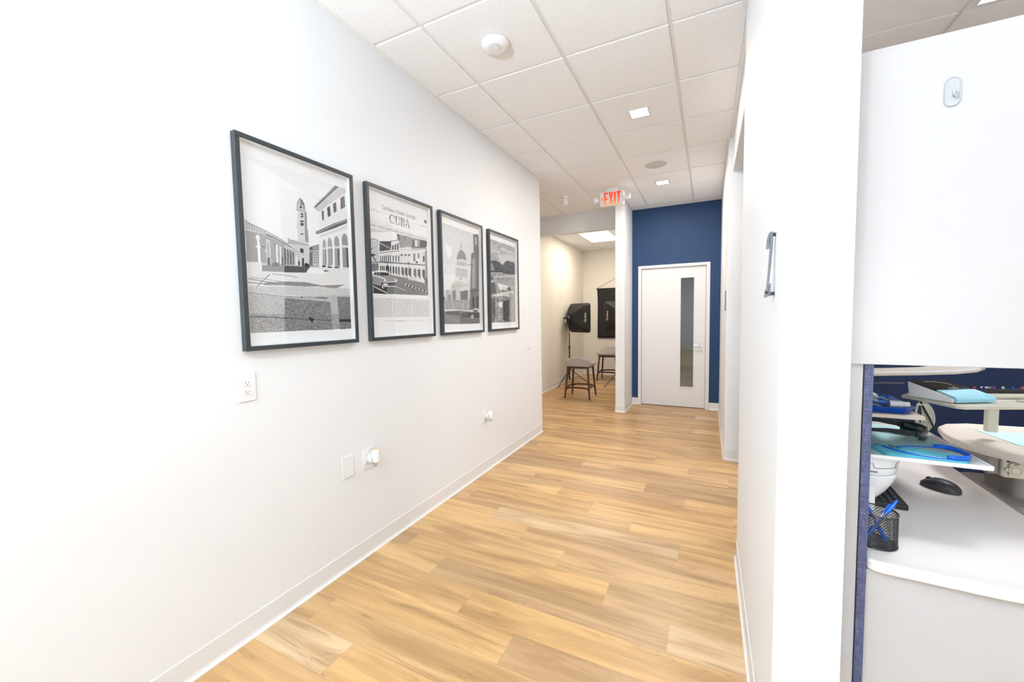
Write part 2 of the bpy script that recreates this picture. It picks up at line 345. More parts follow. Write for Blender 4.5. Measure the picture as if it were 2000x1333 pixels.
# ---- recessed pull with dark outline on the right far wall (pocket door edge)
rp = MB(); z0, z1, ya, yb = 1.42, 1.60, 4.235, 4.45
tr = MB().box(.150, .155, ya, yb, z0, z1).build('recessed_wall_pull', PLAST, bev=.001); tag(tr, 'small white rectangular plate with dark outline on the right wall before the blue wall', 'wall plate')
q = MB()
for bx in ((ya, ya + .008, z0, z1), (yb - .012, yb, z0, z1), (ya, yb, z0, z0 + .007), (ya, yb, z1 - .007, z1)): q.box(.1465, .1502, bx[0], bx[1], bx[2], bx[3])
q.build('outline', DARKSLOT, tr)
ART1=[('P',(26,931,1016,939,1016,936,1018,750),0.93),('P',(23,618,74,603,181,583,219,574,288,559,370,534,423,518,423,513,318,534,218,557,140,568,18,573),0.8),('L',(25,616,28,576),3,0.45),('L',(42,613,46,575),3,0.45),('L',(61,608,65,573),3,0.45),('L',(79,605,84,570),3,0.45),('L',(98,601,102,569),3,0.45),('L',(118,597,121,567),3,0.45),('L',(137,593,142,565),3,0.45),('L',(156,589,161,563),3,0.45),('L',(175,585,181,561),3,0.45),('L',(19,619,74,603,181,584,288,560,423,518),4,0.35),('L',(188,566,256,555,318,538,412,515),7,0.3),('P',(18,569,140,566,218,559,318,533,418,509,472,496,467,422,328,411,142,410,32,410,19,487),0.66),('P',(337,529,418,509,472,496,467,422,328,411),0.8),('P',(16,543,32,538,30,414,16,413),0.92),('P',(186,541,216,534,214,418,184,416),0.9),('P',(191,535,211,530,209,450,188,449),0.72),('P',(188,449,209,450,209,410,186,408),0.42),('P',(249,530,279,522,275,419,246,417),0.6),('P',(261,523,279,520,277,423,258,422),0.9),('P',(284,519,318,514,316,419,282,417),0.6),('P',(291,517,307,515,304,422,289,421),0.88),('P',(305,461,318,461,316,417,305,417),0.35),('P',(333,511,342,510,339,421,330,419),0.25),('P',(358,506,367,505,363,423,354,422),0.25),('P',(382,503,391,502,389,424,379,424),0.25),('P',(407,498,416,497,414,426,405,425),0.25),('P',(346,505,353,504,349,425,342,424),0.55),('P',(370,502,377,501,374,426,367,426),0.55),('P',(395,497,402,496,400,429,391,427),0.55),('P',(433,474,442,473,439,427,432,427),0.97),('L',(142,413,186,415),5,0.95),('P',(367,560,465,554,558,550,554,435,467,423,472,496,418,509,370,534),0.83),('P',(367,568,386,562,449,560,558,553,560,543,365,537),0.72),('P',(468,631,558,635,558,560,467,560),0.85),('P',(539,633,560,633,558,560,539,561),0.62),('P',(447,637,556,642,556,633,446,630),0.78),('P',(468,722,551,728,554,687,547,561,456,555,461,674),0.86),('P',(532,729,553,727,546,561,526,562),0.6),('P',(454,734,553,735,554,723,454,725),0.7),('P',(460,757,465,759,546,758,546,735,458,731),0.78),('P',(465,759,472,776,493,799,519,791,535,774,539,760,493,761),0.5),('P',(477,762,484,782,495,795,496,763),0.85),('E',(488,758,512,743),0.3),('E',(525,758,535,742),0.4),('P',(493,714,512,719,519,694,493,694),0.2),('P',(493,714,519,718,519,696,493,695),0.25),('E',(495,710,509,699),0.85),('P',(489,675,518,679,519,670,489,667),0.2),('P',(491,662,519,666,518,649,493,647),0.3),('P',(477,655,488,657,489,646,479,645),0.7),('E',(484,606,514,597),0.3),('P',(482,598,516,601,514,594,482,591),0.85),('P',(474,522,505,523,507,497,475,501),0.22),('L',(407,514,512,487),9,0.72),('P',(488,470,507,472,504,425,486,424),0.25),('E',(451,453,465,424),0.12),('E',(486,451,502,424),0.15),('P',(511,443,532,446,568,432,565,426,507,424),0.15),('P',(563,539,663,563,654,432,554,425),0.6),('P',(600,515,661,528,654,439,593,435),0.85),('L',(602,509,660,518),6,0.45),('L',(602,495,658,503),6,0.45),('L',(600,481,656,488),6,0.45),('L',(600,467,656,473),6,0.45),('L',(598,453,654,458),6,0.45),('L',(612,517,607,440),5,0.45),('L',(632,519,625,441),5,0.45),('L',(649,520,644,442),5,0.45),('P',(563,533,596,539,595,529,561,522),0.25),('P',(563,509,591,507,584,438,554,435),0.45),('P',(630,768,904,935,1018,941,998,608,668,552,672,753),0.93),('P',(632,766,896,933,1011,937,995,921,684,754,647,753),0.8),('P',(626,770,854,933,904,936,642,766),0.5),('L',(637,779,858,930),6,0.8),('L',(626,769,668,791,889,931),4,0.2),('P',(704,758,726,765,725,711,707,703),0.4),('P',(763,787,795,803,800,746,768,731),0.38),('P',(828,818,865,837,867,782,835,765),0.42),('P',(916,869,963,889,968,823,916,799),0.36),('L',(947,883,949,813),6,0.6),('P',(633,631,1011,762,1012,736,856,682,642,617),0.4),('P',(637,629,844,709,974,750,972,735,856,701,654,624),0.62),('L',(633,629,844,707),4,0.2),('P',(674,614,1000,715,1019,584,1016,446,877,440,742,442,672,445,668,550),0.95),('P',(675,613,1007,719,1005,701,675,603),0.85),('P',(688,441,700,582,716,598,732,589,735,557,732,447),0.68),('P',(746,442,754,594,772,615,795,602,802,563,796,453),0.66),('P',(823,443,826,609,851,634,879,618,882,570,879,448),0.63),('P',(911,446,912,630,949,661,979,641,993,582,986,451),0.6),('P',(960,624,975,641,993,582,986,451,958,449),0.3),('P',(860,554,881,560,875,451,860,457),0.38),('P',(791,547,802,552,796,457,788,456),0.5),('P',(726,549,735,553,732,451,723,451),0.45),('E',(702,595,732,557),0.68),('E',(756,613,798,566),0.66),('E',(828,631,877,574),0.63),('E',(914,656,984,584),0.6),('P',(696,547,737,550,735,541,695,537),0.88),('P',(753,558,802,561,802,551,751,546),0.88),('P',(821,568,888,573,886,561,821,554),0.88),('P',(909,583,988,589,988,575,907,567),0.88),('P',(684,443,723,445,723,435,684,432),0.25),('P',(742,442,788,443,788,434,742,432),0.25),('P',(812,443,872,446,870,434,812,431),0.25),('P',(904,441,972,445,970,433,902,429),0.25),('N',(16,333,139,376,325,381,521,391,554,424,1023,446,1014,274,11,248),0.9,0.05,3),('P',(142,408,328,415,325,382,139,376),0.6),('N',(328,418,563,426,549,415,521,391,325,381),0.36,0.1,3),('P',(528,400,553,418,632,421,740,413,688,392,539,390),0.96),('P',(695,415,754,419,747,414,707,407),0.3),('P',(221,418,251,431,284,426,281,407,225,405),0.5),('P',(18,413,142,422,133,370,42,335,18,333),0.93),('L',(26,410,25,336),2,0.82),('L',(40,411,39,341),2,0.82),('L',(54,413,51,344),2,0.82),('L',(67,414,65,349),2,0.82),('L',(81,415,79,353),2,0.82),('L',(95,416,93,358),2,0.82),('L',(109,417,107,362),2,0.82),('L',(123,417,121,367),2,0.82),('L',(125,521,125,421),20,0.98),('P',(105,541,121,559,139,544,137,533,123,519,107,529),0.97),('L',(102,496,140,498),10,0.97),('L',(140,498,174,501),7,0.4),('L',(112,542,114,527),3,0.6),('L',(132,544,130,528),3,0.6),('P',(172,487,181,487,181,474,174,474),0.9),('N',(12,295,267,304,521,314,1005,319,1009,261,14,258),0.8,0.1,4),('N',(14,262,314,251,1004,280,1000,151,14,153),0.74,0.15,5),('N',(18,159,993,159,1005,67,14,66),0.64,0.22,6),('N',(314,245,753,232,767,66,300,67),0.52,0.22,6),('N',(830,264,1002,267,1005,67,849,66),0.5,0.22,6),('N',(158,319,321,333,523,338,668,325,926,342,826,315,637,319,486,313,319,312,147,306),0.56,0.12,4),('L',(47,341,132,339,321,329),5,0.6),('L',(30,333,154,325,321,320),8,0.6),('L',(19,314,133,313,268,314),7,0.55),('L',(89,293,181,351,202,365),6,0.5),('L',(216,367,325,366,439,360),7,0.65),('L',(23,265,193,257,347,253,728,254),5,0.5),('L',(607,253,728,254),9,0.35),('L',(465,258,472,247),9,0.3),('L',(23,146,182,144,414,134,756,120),8,0.35),('P',(844,129,991,126,989,111,846,110),0.18),('P',(525,145,579,131,558,110,530,128),0.15),('P',(309,139,332,138,332,134,307,135),0.1)]
ART2=[('P',(23,728,340,741,958,741,953,298,12,297,18,713),0.97),('P',(18,655,154,661,153,521,21,507),0.88),('L',(39,645,35,512),5,0.55),('L',(63,647,60,514),5,0.55),('L',(88,649,84,517),5,0.55),('L',(112,653,109,518),5,0.55),('L',(137,655,135,520),5,0.55),('L',(21,648,91,666,151,659),7,0.4),('P',(163,659,230,661,335,672,344,616,158,587),0.42),('P',(163,657,204,647,333,645,335,675),0.34),('N',(170,615,219,634,332,638,339,615,158,587),0.35,0.3,3),('L',(161,647,242,634,332,622),8,0.8),('P',(335,675,454,696,475,729,465,603,333,607),0.9),('L',(326,674,468,699),8,0.45),('P',(349,647,374,650,374,618,351,616),0.22),('P',(388,657,412,662,412,622,389,619),0.22),('P',(426,669,451,672,451,626,428,623),0.22),('P',(449,739,665,741,665,662,468,639),0.62),('P',(428,739,475,738,474,694,439,698),0.45),('P',(500,718,511,719,511,711,500,710),0.2),('P',(556,733,567,734,567,725,556,723),0.2),('P',(554,712,567,713,565,705,554,704),0.2),('P',(493,682,504,683,504,674,493,673),0.2),('P',(665,738,942,744,953,655,663,654),0.6),('P',(830,739,958,741,956,698,816,677),0.3),('P',(732,726,781,726,777,681,728,675),0.85),('P',(693,721,721,725,718,675,689,672),0.3),('L',(660,670,939,688),9,0.35),('P',(156,581,339,608,484,629,928,682,918,387,142,437),0.9),('L',(156,576,330,603,467,619),7,0.4),('L',(481,640,656,669),12,0.8),('L',(481,629,654,650),5,0.5),('L',(658,641,928,679),6,0.5),('P',(163,557,175,559,177,515,163,515),0.25),('P',(191,560,204,562,205,518,191,517),0.25),('P',(219,563,233,566,235,520,219,519),0.25),('P',(247,568,261,570,263,522,249,521),0.25),('P',(277,571,291,574,293,525,277,523),0.25),('P',(307,575,321,577,323,527,307,526),0.25),('P',(353,575,372,577,370,533,353,531),0.3),('P',(395,579,414,582,412,536,396,534),0.3),('P',(439,584,458,586,456,538,439,537),0.3),('P',(479,597,518,600,518,586,477,583),0.45),('P',(539,602,581,606,579,592,539,589),0.45),('P',(602,608,644,611,642,597,600,593),0.45),('L',(486,586,482,538),5,0.7),('L',(547,591,544,543),5,0.7),('L',(609,597,605,547),5,0.7),('P',(700,621,733,623,728,561,695,559),0.45),('P',(777,631,812,634,811,592,775,590),0.55),('P',(874,640,911,642,905,573,868,569),0.35),('P',(879,635,904,638,904,621,877,618),0.95),('L',(25,504,147,514,477,529,928,546),9,0.3),('L',(156,518,460,534,919,552),5,0.5),('P',(770,581,811,592,802,559,782,551),0.96),('P',(739,566,774,569,772,552,739,550),0.2),('P',(26,499,140,510,139,451,23,443),0.7),('P',(28,494,40,495,39,448,26,448),0.15),('P',(51,496,61,496,60,449,49,449),0.15),('P',(72,497,84,498,82,451,72,450),0.15),('P',(95,499,107,499,105,453,93,451),0.15),('P',(118,501,130,502,128,454,116,454),0.15),('P',(156,447,160,486,168,495,177,487,174,443),0.25),('P',(181,448,184,487,193,497,202,488,198,446),0.25),('P',(205,448,209,488,218,497,226,489,223,446),0.25),('P',(239,451,242,491,254,501,267,493,263,446),0.2),('P',(270,454,272,493,282,503,293,495,289,445),0.2),('P',(302,453,305,493,316,503,326,494,321,442),0.25),('P',(344,453,346,493,361,504,374,495,370,442),0.28),('P',(386,454,388,495,402,505,414,496,411,440),0.3),('P',(426,454,430,495,446,505,460,497,454,438),0.4),('P',(482,455,486,496,507,507,528,498,525,433),0.38),('P',(539,456,542,497,567,510,589,501,584,432),0.36),('P',(598,457,602,499,628,511,653,503,647,433),0.34),('P',(691,456,693,499,719,511,744,503,739,432),0.45),('P',(765,457,768,501,795,513,821,504,816,431),0.4),('P',(851,459,854,503,881,515,907,506,902,419),0.35),('L',(267,522,270,466),9,0.2),('L',(614,544,623,464),8,0.4),('P',(586,546,637,546,637,541,591,538),0.25),('P',(916,661,953,664,953,368,911,366),0.55),('P',(891,446,953,441,953,368,900,370),0.4),('P',(67,432,293,438,470,432,954,398,953,307,16,298,19,408),0.48),('N',(342,433,596,429,949,385,951,333,396,382),0.5,0.05,4),('P',(19,358,254,353,249,299,16,298),0.25),('P',(19,358,56,358,53,301,18,299),0.6),('L',(56,346,251,305),9,0.93),('L',(395,354,561,333),6,0.85),('L',(805,327,949,310),4,0.75),('L',(516,379,951,337),16,0.2),('L',(533,378,554,376),16,0.95),('L',(591,373,612,370),16,0.95),('L',(651,366,672,363),16,0.95),('L',(712,360,733,358),16,0.95),('L',(774,353,796,351),16,0.95),('L',(837,347,861,344),16,0.95),('L',(904,341,926,337),16,0.95),('P',(596,423,653,440,702,442,744,424,737,414,695,411,595,417),0.85),('L',(614,419,728,415),4,0.4),('L',(23,583,60,600),8,0.15),('E',(25,561,82,545),0.2),('L',(46,558,91,562,112,551),9,0.2),('L',(67,544,102,518),12,0.2),('L',(19,551,28,505),12,0.12),('P',(16,424,65,425,84,451,137,461,246,462,288,453,296,432,382,418,407,398,400,367,379,354,214,347,188,331,174,350,53,363,12,371),0.62),('P',(74,446,137,459,246,461,288,451,151,447,82,440),0.92),('P',(151,445,281,449,284,432,219,426,156,424),0.2),('P',(68,423,81,440,100,443,95,424),0.25),('P',(107,424,112,442,139,443,140,424),0.3),('L',(18,422,111,416,226,405),12,0.93),('P',(247,383,398,392,391,362,254,357),0.35),('L',(198,363,263,365),14,0.95),('L',(240,382,398,392),8,0.9),('L',(205,353,395,359),9,0.85),('E',(209,401,240,386),0.95),('E',(382,411,409,395),0.95),('E',(161,378,204,328),0.15),('E',(174,366,198,334),0.8),('E',(28,399,51,377),0.15),('L',(23,867,335,865,963,864),2,0.75),('L',(25,851,358,850,823,851),2,0.82),('L',(21,775,351,771,963,769),2,0.7),('P',(914,903,965,904,965,881,916,881),0.3),('P',(928,897,954,898,953,887,928,887),0.6),('P',(23,731,340,741,21,701),0.86),('L',(9,113,947,109),2,0.7)]
ART3=[('P',(54,930,998,928,974,65,28,70),0.86),('N',(54,930,998,928,996,646,51,578),0.83,0.03,30),('P',(12,493,333,511,325,377,26,367),0.9),('P',(98,768,254,750,261,681,179,639),0.9),('L',(496,805,498,746),14,0.4),('P',(379,647,400,693,446,728,498,744,560,734,611,702,621,656,505,661),0.5),('L',(453,723,437,655),6,0.75),('L',(523,739,544,664),6,0.7),('P',(374,645,625,647,623,599,370,592),0.78),('L',(411,626,407,597),9,0.25),('L',(458,629,454,599),9,0.25),('L',(505,630,504,600),9,0.25),('L',(554,632,551,601),9,0.25),('L',(604,633,602,603),9,0.25),('P',(339,577,654,579,639,454,342,462),0.8),('L',(367,557,367,502),7,0.4),('L',(404,557,404,501),7,0.4),('L',(440,557,440,501),7,0.4),('L',(477,555,479,499),7,0.4),('L',(516,555,518,499),7,0.4),('L',(554,555,554,498),7,0.4),('L',(593,554,595,497),7,0.4),('L',(632,554,633,497),7,0.4),('L',(337,563,654,561),9,0.6),('P',(340,493,640,486,633,443,342,454),0.86),('E',(432,496,500,465),0.7),('P',(233,417,342,458,633,443,770,469,753,202,93,215,114,366,230,374),0.78),('P',(437,408,730,496,737,392,446,354),0.83),('L',(232,391,451,423),8,0.55),('L',(437,403,728,448),7,0.6),('P',(447,363,642,384,644,295,454,282),0.4),('L',(477,365,477,291),3,0.6),('L',(516,366,516,293),3,0.6),('L',(554,367,554,294),3,0.6),('L',(593,368,595,294),3,0.6),('P',(253,358,337,374,335,280,258,278),0.5),('P',(114,361,172,368,165,277,109,275),0.68),('P',(168,325,223,330,219,278,165,277),0.5),('N',(30,274,760,297,767,193,25,198),0.62,0.25,5),('L',(74,254,77,207),7,0.95),('L',(258,256,261,208),7,0.95),('L',(491,259,495,209),7,0.95),('L',(516,261,521,210),7,0.95),('L',(647,263,653,211),7,0.95),('L',(812,265,818,213),7,0.95),('P',(826,919,970,939,982,762,951,184,684,201,747,629,760,733,830,749),0.42),('L',(840,911,846,769),6,0.25),('L',(954,923,954,769),6,0.3),('P',(875,895,925,901,930,834,872,829),0.7),('P',(770,677,870,704,865,416,760,402),0.6),('L',(925,680,921,427),10,0.3),('L',(786,726,989,773),8,0.25),('L',(709,371,965,400),16,0.2),('L',(772,705,760,222),5,0.15),('P',(760,317,818,328,825,222,760,222),0.12),('P',(874,329,947,336,947,214,872,217),0.2),('L',(644,621,725,619),8,0.15),('L',(725,622,821,619),10,0.15),('P',(32,189,435,191,965,169,968,63,32,72),0.52),('P',(433,154,963,144,965,65,428,69),0.42),('P',(91,190,435,186,432,145,96,155),0.35),('P',(472,173,696,183,679,126,461,127),0.3),('P',(628,159,765,178,951,178,956,125,832,120,639,136),0.15),('P',(753,187,823,213,947,211,951,176,756,175),0.8),('P',(795,198,909,198,907,178,779,178),0.3),('E',(716,154,789,111),0.7),('P',(25,198,314,203,461,190,79,181),0.85),('L',(54,146,404,82),3,0.75),('E',(33,307,86,275),0.25)]
ART4=[('P',(42,935,974,933,958,59,2,70),0.7),('N',(42,935,974,933,961,731,26,690),0.7,0.1,60),('E',(104,832,442,810),0.82),('E',(418,888,658,847),0.8),('E',(660,874,951,845),0.82),('P',(323,791,951,845,947,768,435,703),0.82),('N',(26,673,54,701,207,725,347,719,449,699,495,689,496,613,21,589),0.36,0.14,26),('N',(488,689,589,741,716,760,879,753,963,745,956,616,495,599),0.38,0.12,26),('N',(39,674,149,690,200,616,49,607),0.6,0.1,6),('L',(21,597,460,619,939,619),10,0.25),('N',(21,589,956,616,958,463,19,445),0.66,0.14,26),('P',(32,546,140,549,193,521,30,509),0.25),('N',(251,542,953,578,947,482,275,455),0.55,0.18,26),('N',(12,462,965,482,958,347,5,326),0.55,0.25,26),('P',(291,490,700,472,602,422,360,423),0.85),('P',(32,343,507,401,893,423,958,358,412,317,98,328),0.83),('N',(5,343,598,358,956,328,951,59,2,70),0.55,0.25,30),('N',(18,326,211,321,212,137,167,70,2,70),0.28,0.2,26),('N',(486,301,723,323,709,70,474,91),0.3,0.15,26),('N',(728,398,960,395,951,59,725,63),0.62,0.1,30),('N',(40,479,207,496,270,376,33,369),0.25,0.15,26),('E',(239,330,337,280),0.35),('P',(293,279,470,291,437,227,333,235),0.9),('L',(142,129,32,112),5,0.15),('L',(142,129,21,155),5,0.15),('L',(142,129,89,181),5,0.15),('L',(142,129,174,199),5,0.15),('L',(60,142,156,142,195,80),5,0.9),('L',(332,208,295,79),8,0.85),('L',(677,71,696,127,730,150),4,0.9)]
# ================================================================ LIGHTS OF THE ROOMS, PLUS ADDED FILL LIGHTS
def downlight(x, y, label, power):
    t = empty('recessed_downlight', (x, y, H), label, 'ceiling light', 'square recessed downlights')
    b = MB(); o, i = .083, .064
    for q in ((-o, o, -o, -i), (-o, o, i, o), (-o, -i, -i, i), (i, o, -i, i)): b.box(x + q[0], x + q[1], y + q[2], y + q[3], H - .004, H - .0005)
    b.build('trim_ring', PLAST, t, bev=.001)
    MB().box(x - i, x + i, y - i, y + i, H - .0025, H - .001).build('diffuser', LITD, t)
    area('downlight_lamp', (x, y, H - .012), (.11, .11), power, (1, .93, .87))
LITD = mat('downlight_diffuser', (.9, .9, .9), .4, emit=(1, .97, .92), estr=9, bump=.02)
downlight(-.505, 3.369, 'square recessed downlight with bright lens, the nearer of two in the hall ceiling', 22)
downlight(-.512, 5.228, 'square recessed downlight with bright lens, nearer the blue wall', 21)
def troffer(x0, x1, y0, y1, z, label, power, col, strength=6, m=None):
    t = empty('ceiling_panel_light', ((x0 + x1) / 2, (y0 + y1) / 2, z), label, 'ceiling light', 'flat ceiling panel lights')
    b = MB(); e = .018
    for q in ((x0, x1, y0, y0 + e), (x0, x1, y1 - e, y1), (x0, x0 + e, y0 + e, y1 - e), (x1 - e, x1, y0 + e, y1 - e)): b.box(q[0], q[1], q[2], q[3], z - .006, z - .0005)
    b.build('panel_frame', PLAST, t, bev=.001)
    MB().box(x0 + e, x1 - e, y0 + e, y1 - e, z - .003, z - .001).build('diffuser', m or LITP, t)
    area('panel_lamp', ((x0 + x1) / 2, (y0 + y1) / 2, z - .015), (x1 - x0 - .06, y1 - y0 - .06), power, col)
troffer(-2.205, -1.615, 7.14, 8.33, LH, 'bright rectangular panel light in the ceiling of the photo alcove', 26, (1, .86, .70))
troffer(1.225, 1.81, 2.485, 3.06, H, 'bright square panel light above the white upper cabinet', 42, (.96, .98, 1))
troffer(-.80, -.22, -1.80, -.62, H, 'ceiling panel light in the front hall behind the viewpoint', 34, COOL)  # added panel, brightens the near hall floor and walls
troffer(1.21, 1.79, -1.20, -.02, H, 'ceiling panel light in front of the cabinets behind the viewpoint', 10, COOL)  # added panel, throws fill onto the cabinets and counter
area('room_behind_door_lamp', (-.5, 9.2, 2.65), (.5, .5), 8, (1, .95, .9))  # added lamp without a fixture, dimly fills the room behind the door

# added uplighter, unseen behind the viewpoint, to brighten the hall ceiling
def uplighter(x, y, power, label):
    t = empty('floor_lamp', (x, y, 0), label, 'floor lamp')
    MB().lathe([(0, 0), (.14, 0), (.14, .012), (.03, .025), (0, .025)], (x, y, 0), 32).build('base', CHROME, t, smooth=True)
    MB().tube([(x, y, .025), (x, y, 1.73)], .012, 12).build('pole', CHROME, t, smooth=True)
    MB().lathe([(0, 1.73), (.06, 1.73), (.15, 1.78), (.178, 1.875), (.172, 1.875), (.144, 1.785), (.06, 1.74), (0, 1.74)], (x, y, 0), 40).build('bowl_shade', PLAST, t, smooth=True)
    area('floor_lamp_light', (x, y, 1.775), (.20, .20), power, (.78, .90, 1), (PI - math.radians(30), 0, 0))
uplighter(-.95, -1.3, 258, 'white bowl uplighter floor lamp behind the viewpoint in the hall')
# added fill panel on a stand, unseen right of the viewpoint, for the trays
def stand_panel(x, y, z, power, label):
    t = empty('studio_light_panel', (x, y, 0), label, 'studio light')
    MB().box(x - .27, x + .27, y - .06, y, z - .27, z + .27).build('housing', BLACKP, t, bev=.01)
    MB().box(x - .25, x + .25, y + .0005, y + .004, z - .25, z + .25).build('diffuser', LITP2, t)
    MB().tube([(x, y - .03, .02), (x, y - .03, z - .27)], .014, 12).build('pole', BLACKP, t, smooth=True)
    for a in (30, 150, 270): MB().tube([(x, y - .03, .30), (x + .34 * math.cos(math.radians(a)), y - .03 + .34 * math.sin(math.radians(a)), .012)], .010, 8).build('leg', BLACKP, t, smooth=True)
    area('studio_panel_lamp', (x, y + .012, z), (.48, .48), power, (.88, .94, 1), (PI / 2, 0, 0))
LITP2 = mat('studio_diffuser', (.9, .9, .9), .4, emit=(.95, .97, 1), estr=2, bump=.02)
stand_panel(.72, -.55, 1.25, 9, 'square studio light panel on a black stand beside the viewpoint')
# ---- ceiling fixtures
def sd(c, ax=2): return c
t = empty('smoke_detector', (-1.129, 2.139, H), 'white round smoke detector on a tile over the four pictures', 'smoke detector')
MB().lathe([(0, 0), (.075, 0), (.080, -.004), (.081, -.014), (.077, -.026), (.064, -.036), (.045, -.041), (.0, -.042)][::-1], (-1.129, 2.139, H), 48).build('housing', PLAST, t, smooth=True)
RING = mat('grey_ring_plastic', (.42, .43, .46), .4, bump=.02)
b = MB(); cx, cy = -1.118, 2.120
b.lathe([(0, -.0445), (.027, -.0445), (.0275, -.040), (0, -.040)], (cx, cy, H), 36); b.build('test_button', PLAST, t, smooth=True)
b = MB(); b.tube([(cx + .029 * math.cos(a), cy + .029 * math.sin(a), H - .0415) for a in [2 * PI * i / 36 for i in range(36)]], .0014, 6, True); b.build('button_ring', RING, t)
sp = MB().lathe([(0, -.005), (.098, -.005), (.110, -.002), (.112, 0), (0, 0)], (-.518, 4.58, H), 48)
t = empty('ceiling_speaker', (-.518, 4.58, H), 'flat round grey speaker grille in the ceiling between the two downlights', 'speaker')
sp.build('grille', mat('speaker_grille_grey', (.64, .62, .60), .7, bump=.8, bscale=900), t, smooth=True)
b = MB().tube([(-.518 + .111 * math.cos(a), 4.58 + .111 * math.sin(a), H - .003) for a in [2 * PI * i / 40 for i in range(40)]], .003, 6, True); b.build('rim', GRIDM, t)
t = empty('motion_sensor', (-1.735, 5.2, H), 'small white motion sensor hanging from the ceiling left of the exit sign', 'sensor')
MB().lathe([(0, 0), (.050, 0), (.050, -.014), (.044, -.026), (.030, -.030), (0, -.030)][::-1], (-1.735, 5.2, H), 28).build('mounting_base', PLAST, t, smooth=True)
Mx = Matrix.Rotation(math.radians(28), 3, 'X'); MB().lathe([(0, -.085), (.026, -.083), (.038, -.070), (.040, -.020), (.034, .012), (0, .014)], (-1.735, 5.19, H - .03), 24, 2, Mx).build('sensor_head', PLAST, t, smooth=True)
t = empty('ceiling_vent', (-1.62, 8.68, LH), 'white ceiling air vent behind the alcove panel light', 'vent')
b = MB()
for q in ((-1.92, -1.32, 8.40, 8.45), (-1.92, -1.32, 8.90, 8.95), (-1.92, -1.87, 8.45, 8.90), (-1.37, -1.32, 8.45, 8.90)): b.box(*q, LH - .008, LH - .0005)
b.build('vent_frame', PLAST, t, bev=.001); MB().box(-1.87, -1.37, 8.45, 8.90, LH - .0012, LH - .0006).build('backing', mat('vent_shadow_grey', (.16, .15, .14), .8, bump=.02), t)
b = MB()
for i in range(9): y = 8.475 + i * .05; b.add([(-1.87, y, LH - .002), (-1.37, y, LH - .002), (-1.37, y + .030, LH - .012), (-1.87, y + .030, LH - .012)], [(0, 1, 2, 3)])
b.build('louvres', PLAST, t, solid=.002, fix=False)

# ---- exit sign
def exit_sign():
    cx, cy, cz = -1.093, 5.10, 2.841; t = empty('exit_sign', (cx, cy, cz - .09), 'white exit sign with red lettering, left arrow and two emergency lamps', 'exit sign')
    MB().prism(rrect(cx - .147, cx + .147, cz - .088, cz + .088, .022), cy - .0, cy + .045, 1).build('housing', PLAST, t, bev=.003)
    MB().box(cx - .068, cx + .068, cy + .005, cy + .05, cz + .085, H - .0005).build('canopy_mount', PLAST, t, bev=.004)
    RED = bpy.data.materials.new('exit_red'); RED.use_nodes = True; nt = RED.node_tree; N = nt.nodes; L = nt.links; B = N['Principled BSDF']
    g = N.new('ShaderNodeTexCoord'); s = N.new('ShaderNodeSeparateXYZ'); L.new(g.outputs['Generated'], s.inputs[0]); r = N.new('ShaderNodeValToRGB')
    r.color_ramp.elements[0].position = .05; r.color_ramp.elements[0].color = (1, .42, .14, 1); r.color_ramp.elements[1].position = .75; r.color_ramp.elements[1].color = (.93, .045, .01, 1)
    e = r.color_ramp.elements.new(.4); e.color = (1, .16, .04, 1)
    L.new(s.outputs[2], r.inputs[0]); L.new(r.outputs[0], B.inputs['Emission Color']); B.inputs['Emission Strength'].default_value = .75; B.inputs['Base Color'].default_value = (.5, .03, .01, 1)
    y = cy - .003; b = MB(); z0, z1 = cz - .078, cz + .078; zm = cz; s = .021
    def pr(p): b.prism(p, y, y + .004, 1)
    x = cx - .095; pr([(x, z0), (x, z1), (x + .050, z1), (x + .050, z1 - s), (x + s, z1 - s), (x + s, zm + s / 2), (x + .045, zm + s / 2), (x + .045, zm - s / 2), (x + s, zm - s / 2), (x + s, z0 + s), (x + .050, z0 + s), (x + .050, z0)])
    x = cx - .035; w_ = .054; q = .020; mx = x + w_ / 2
    pr([(x, z0), (mx - q / 2 - .0005, zm), (x, z1), (x + q, z1), (mx, zm + .030), (x + w_ - q, z1), (x + w_, z1), (mx + q / 2 + .0005, zm), (x + w_, z0), (x + w_ - q, z0), (mx, zm - .030), (x + q, z0)])
    x = cx + .029; pr([(x, z0), (x, z1), (x + s, z1), (x + s, z0)])
    x = cx + .058; pr([(x, z1), (x + .056, z1), (x + .056, z1 - s), (x + .028 + s / 2, z1 - s), (x + .028 + s / 2, z0), (x + .028 - s / 2, z0), (x + .028 - s / 2, z1 - s), (x, z1 - s)])
    b.build('exit_lettering', RED, t, fix=True)
    b = MB(); x = cx - .110; b.prism([(x, cz + .022), (x - .024, cz), (x, cz - .022), (x + .002, cz - .010), (x - .010, cz), (x + .002, cz + .010)], y, y + .004, 1); b.build('left_arrow', RED, t)
    for sx in (-1, 1):
        hx = cx + sx * .190; MB().box(min(cx + sx * .145, hx), max(cx + sx * .145, hx), cy + .014, cy + .030, cz - .016, cz + .012).build('lamp_arm', PLAST, t, bev=.004)
        hl = MB().lathe([(0, 0.04), (.020, .038), (.030, .018), (.034, -.006), (.031, -.014), (0, -.014)], (hx + sx * .006, cy + .008, cz), 28, 1).build('emergency_lamp', PLAST, t, smooth=True)
        MB().lathe([(0, .006), (.024, .006), (.022, -.002), (.012, -.007), (0, -.008)], (hx + sx * .006, cy - .006, cz), 24, 1).build('lamp_lens', mat('lamp_reflector', (.9, .9, .9), .12, .3, bump=.01), hl, smooth=True)
exit_sign()

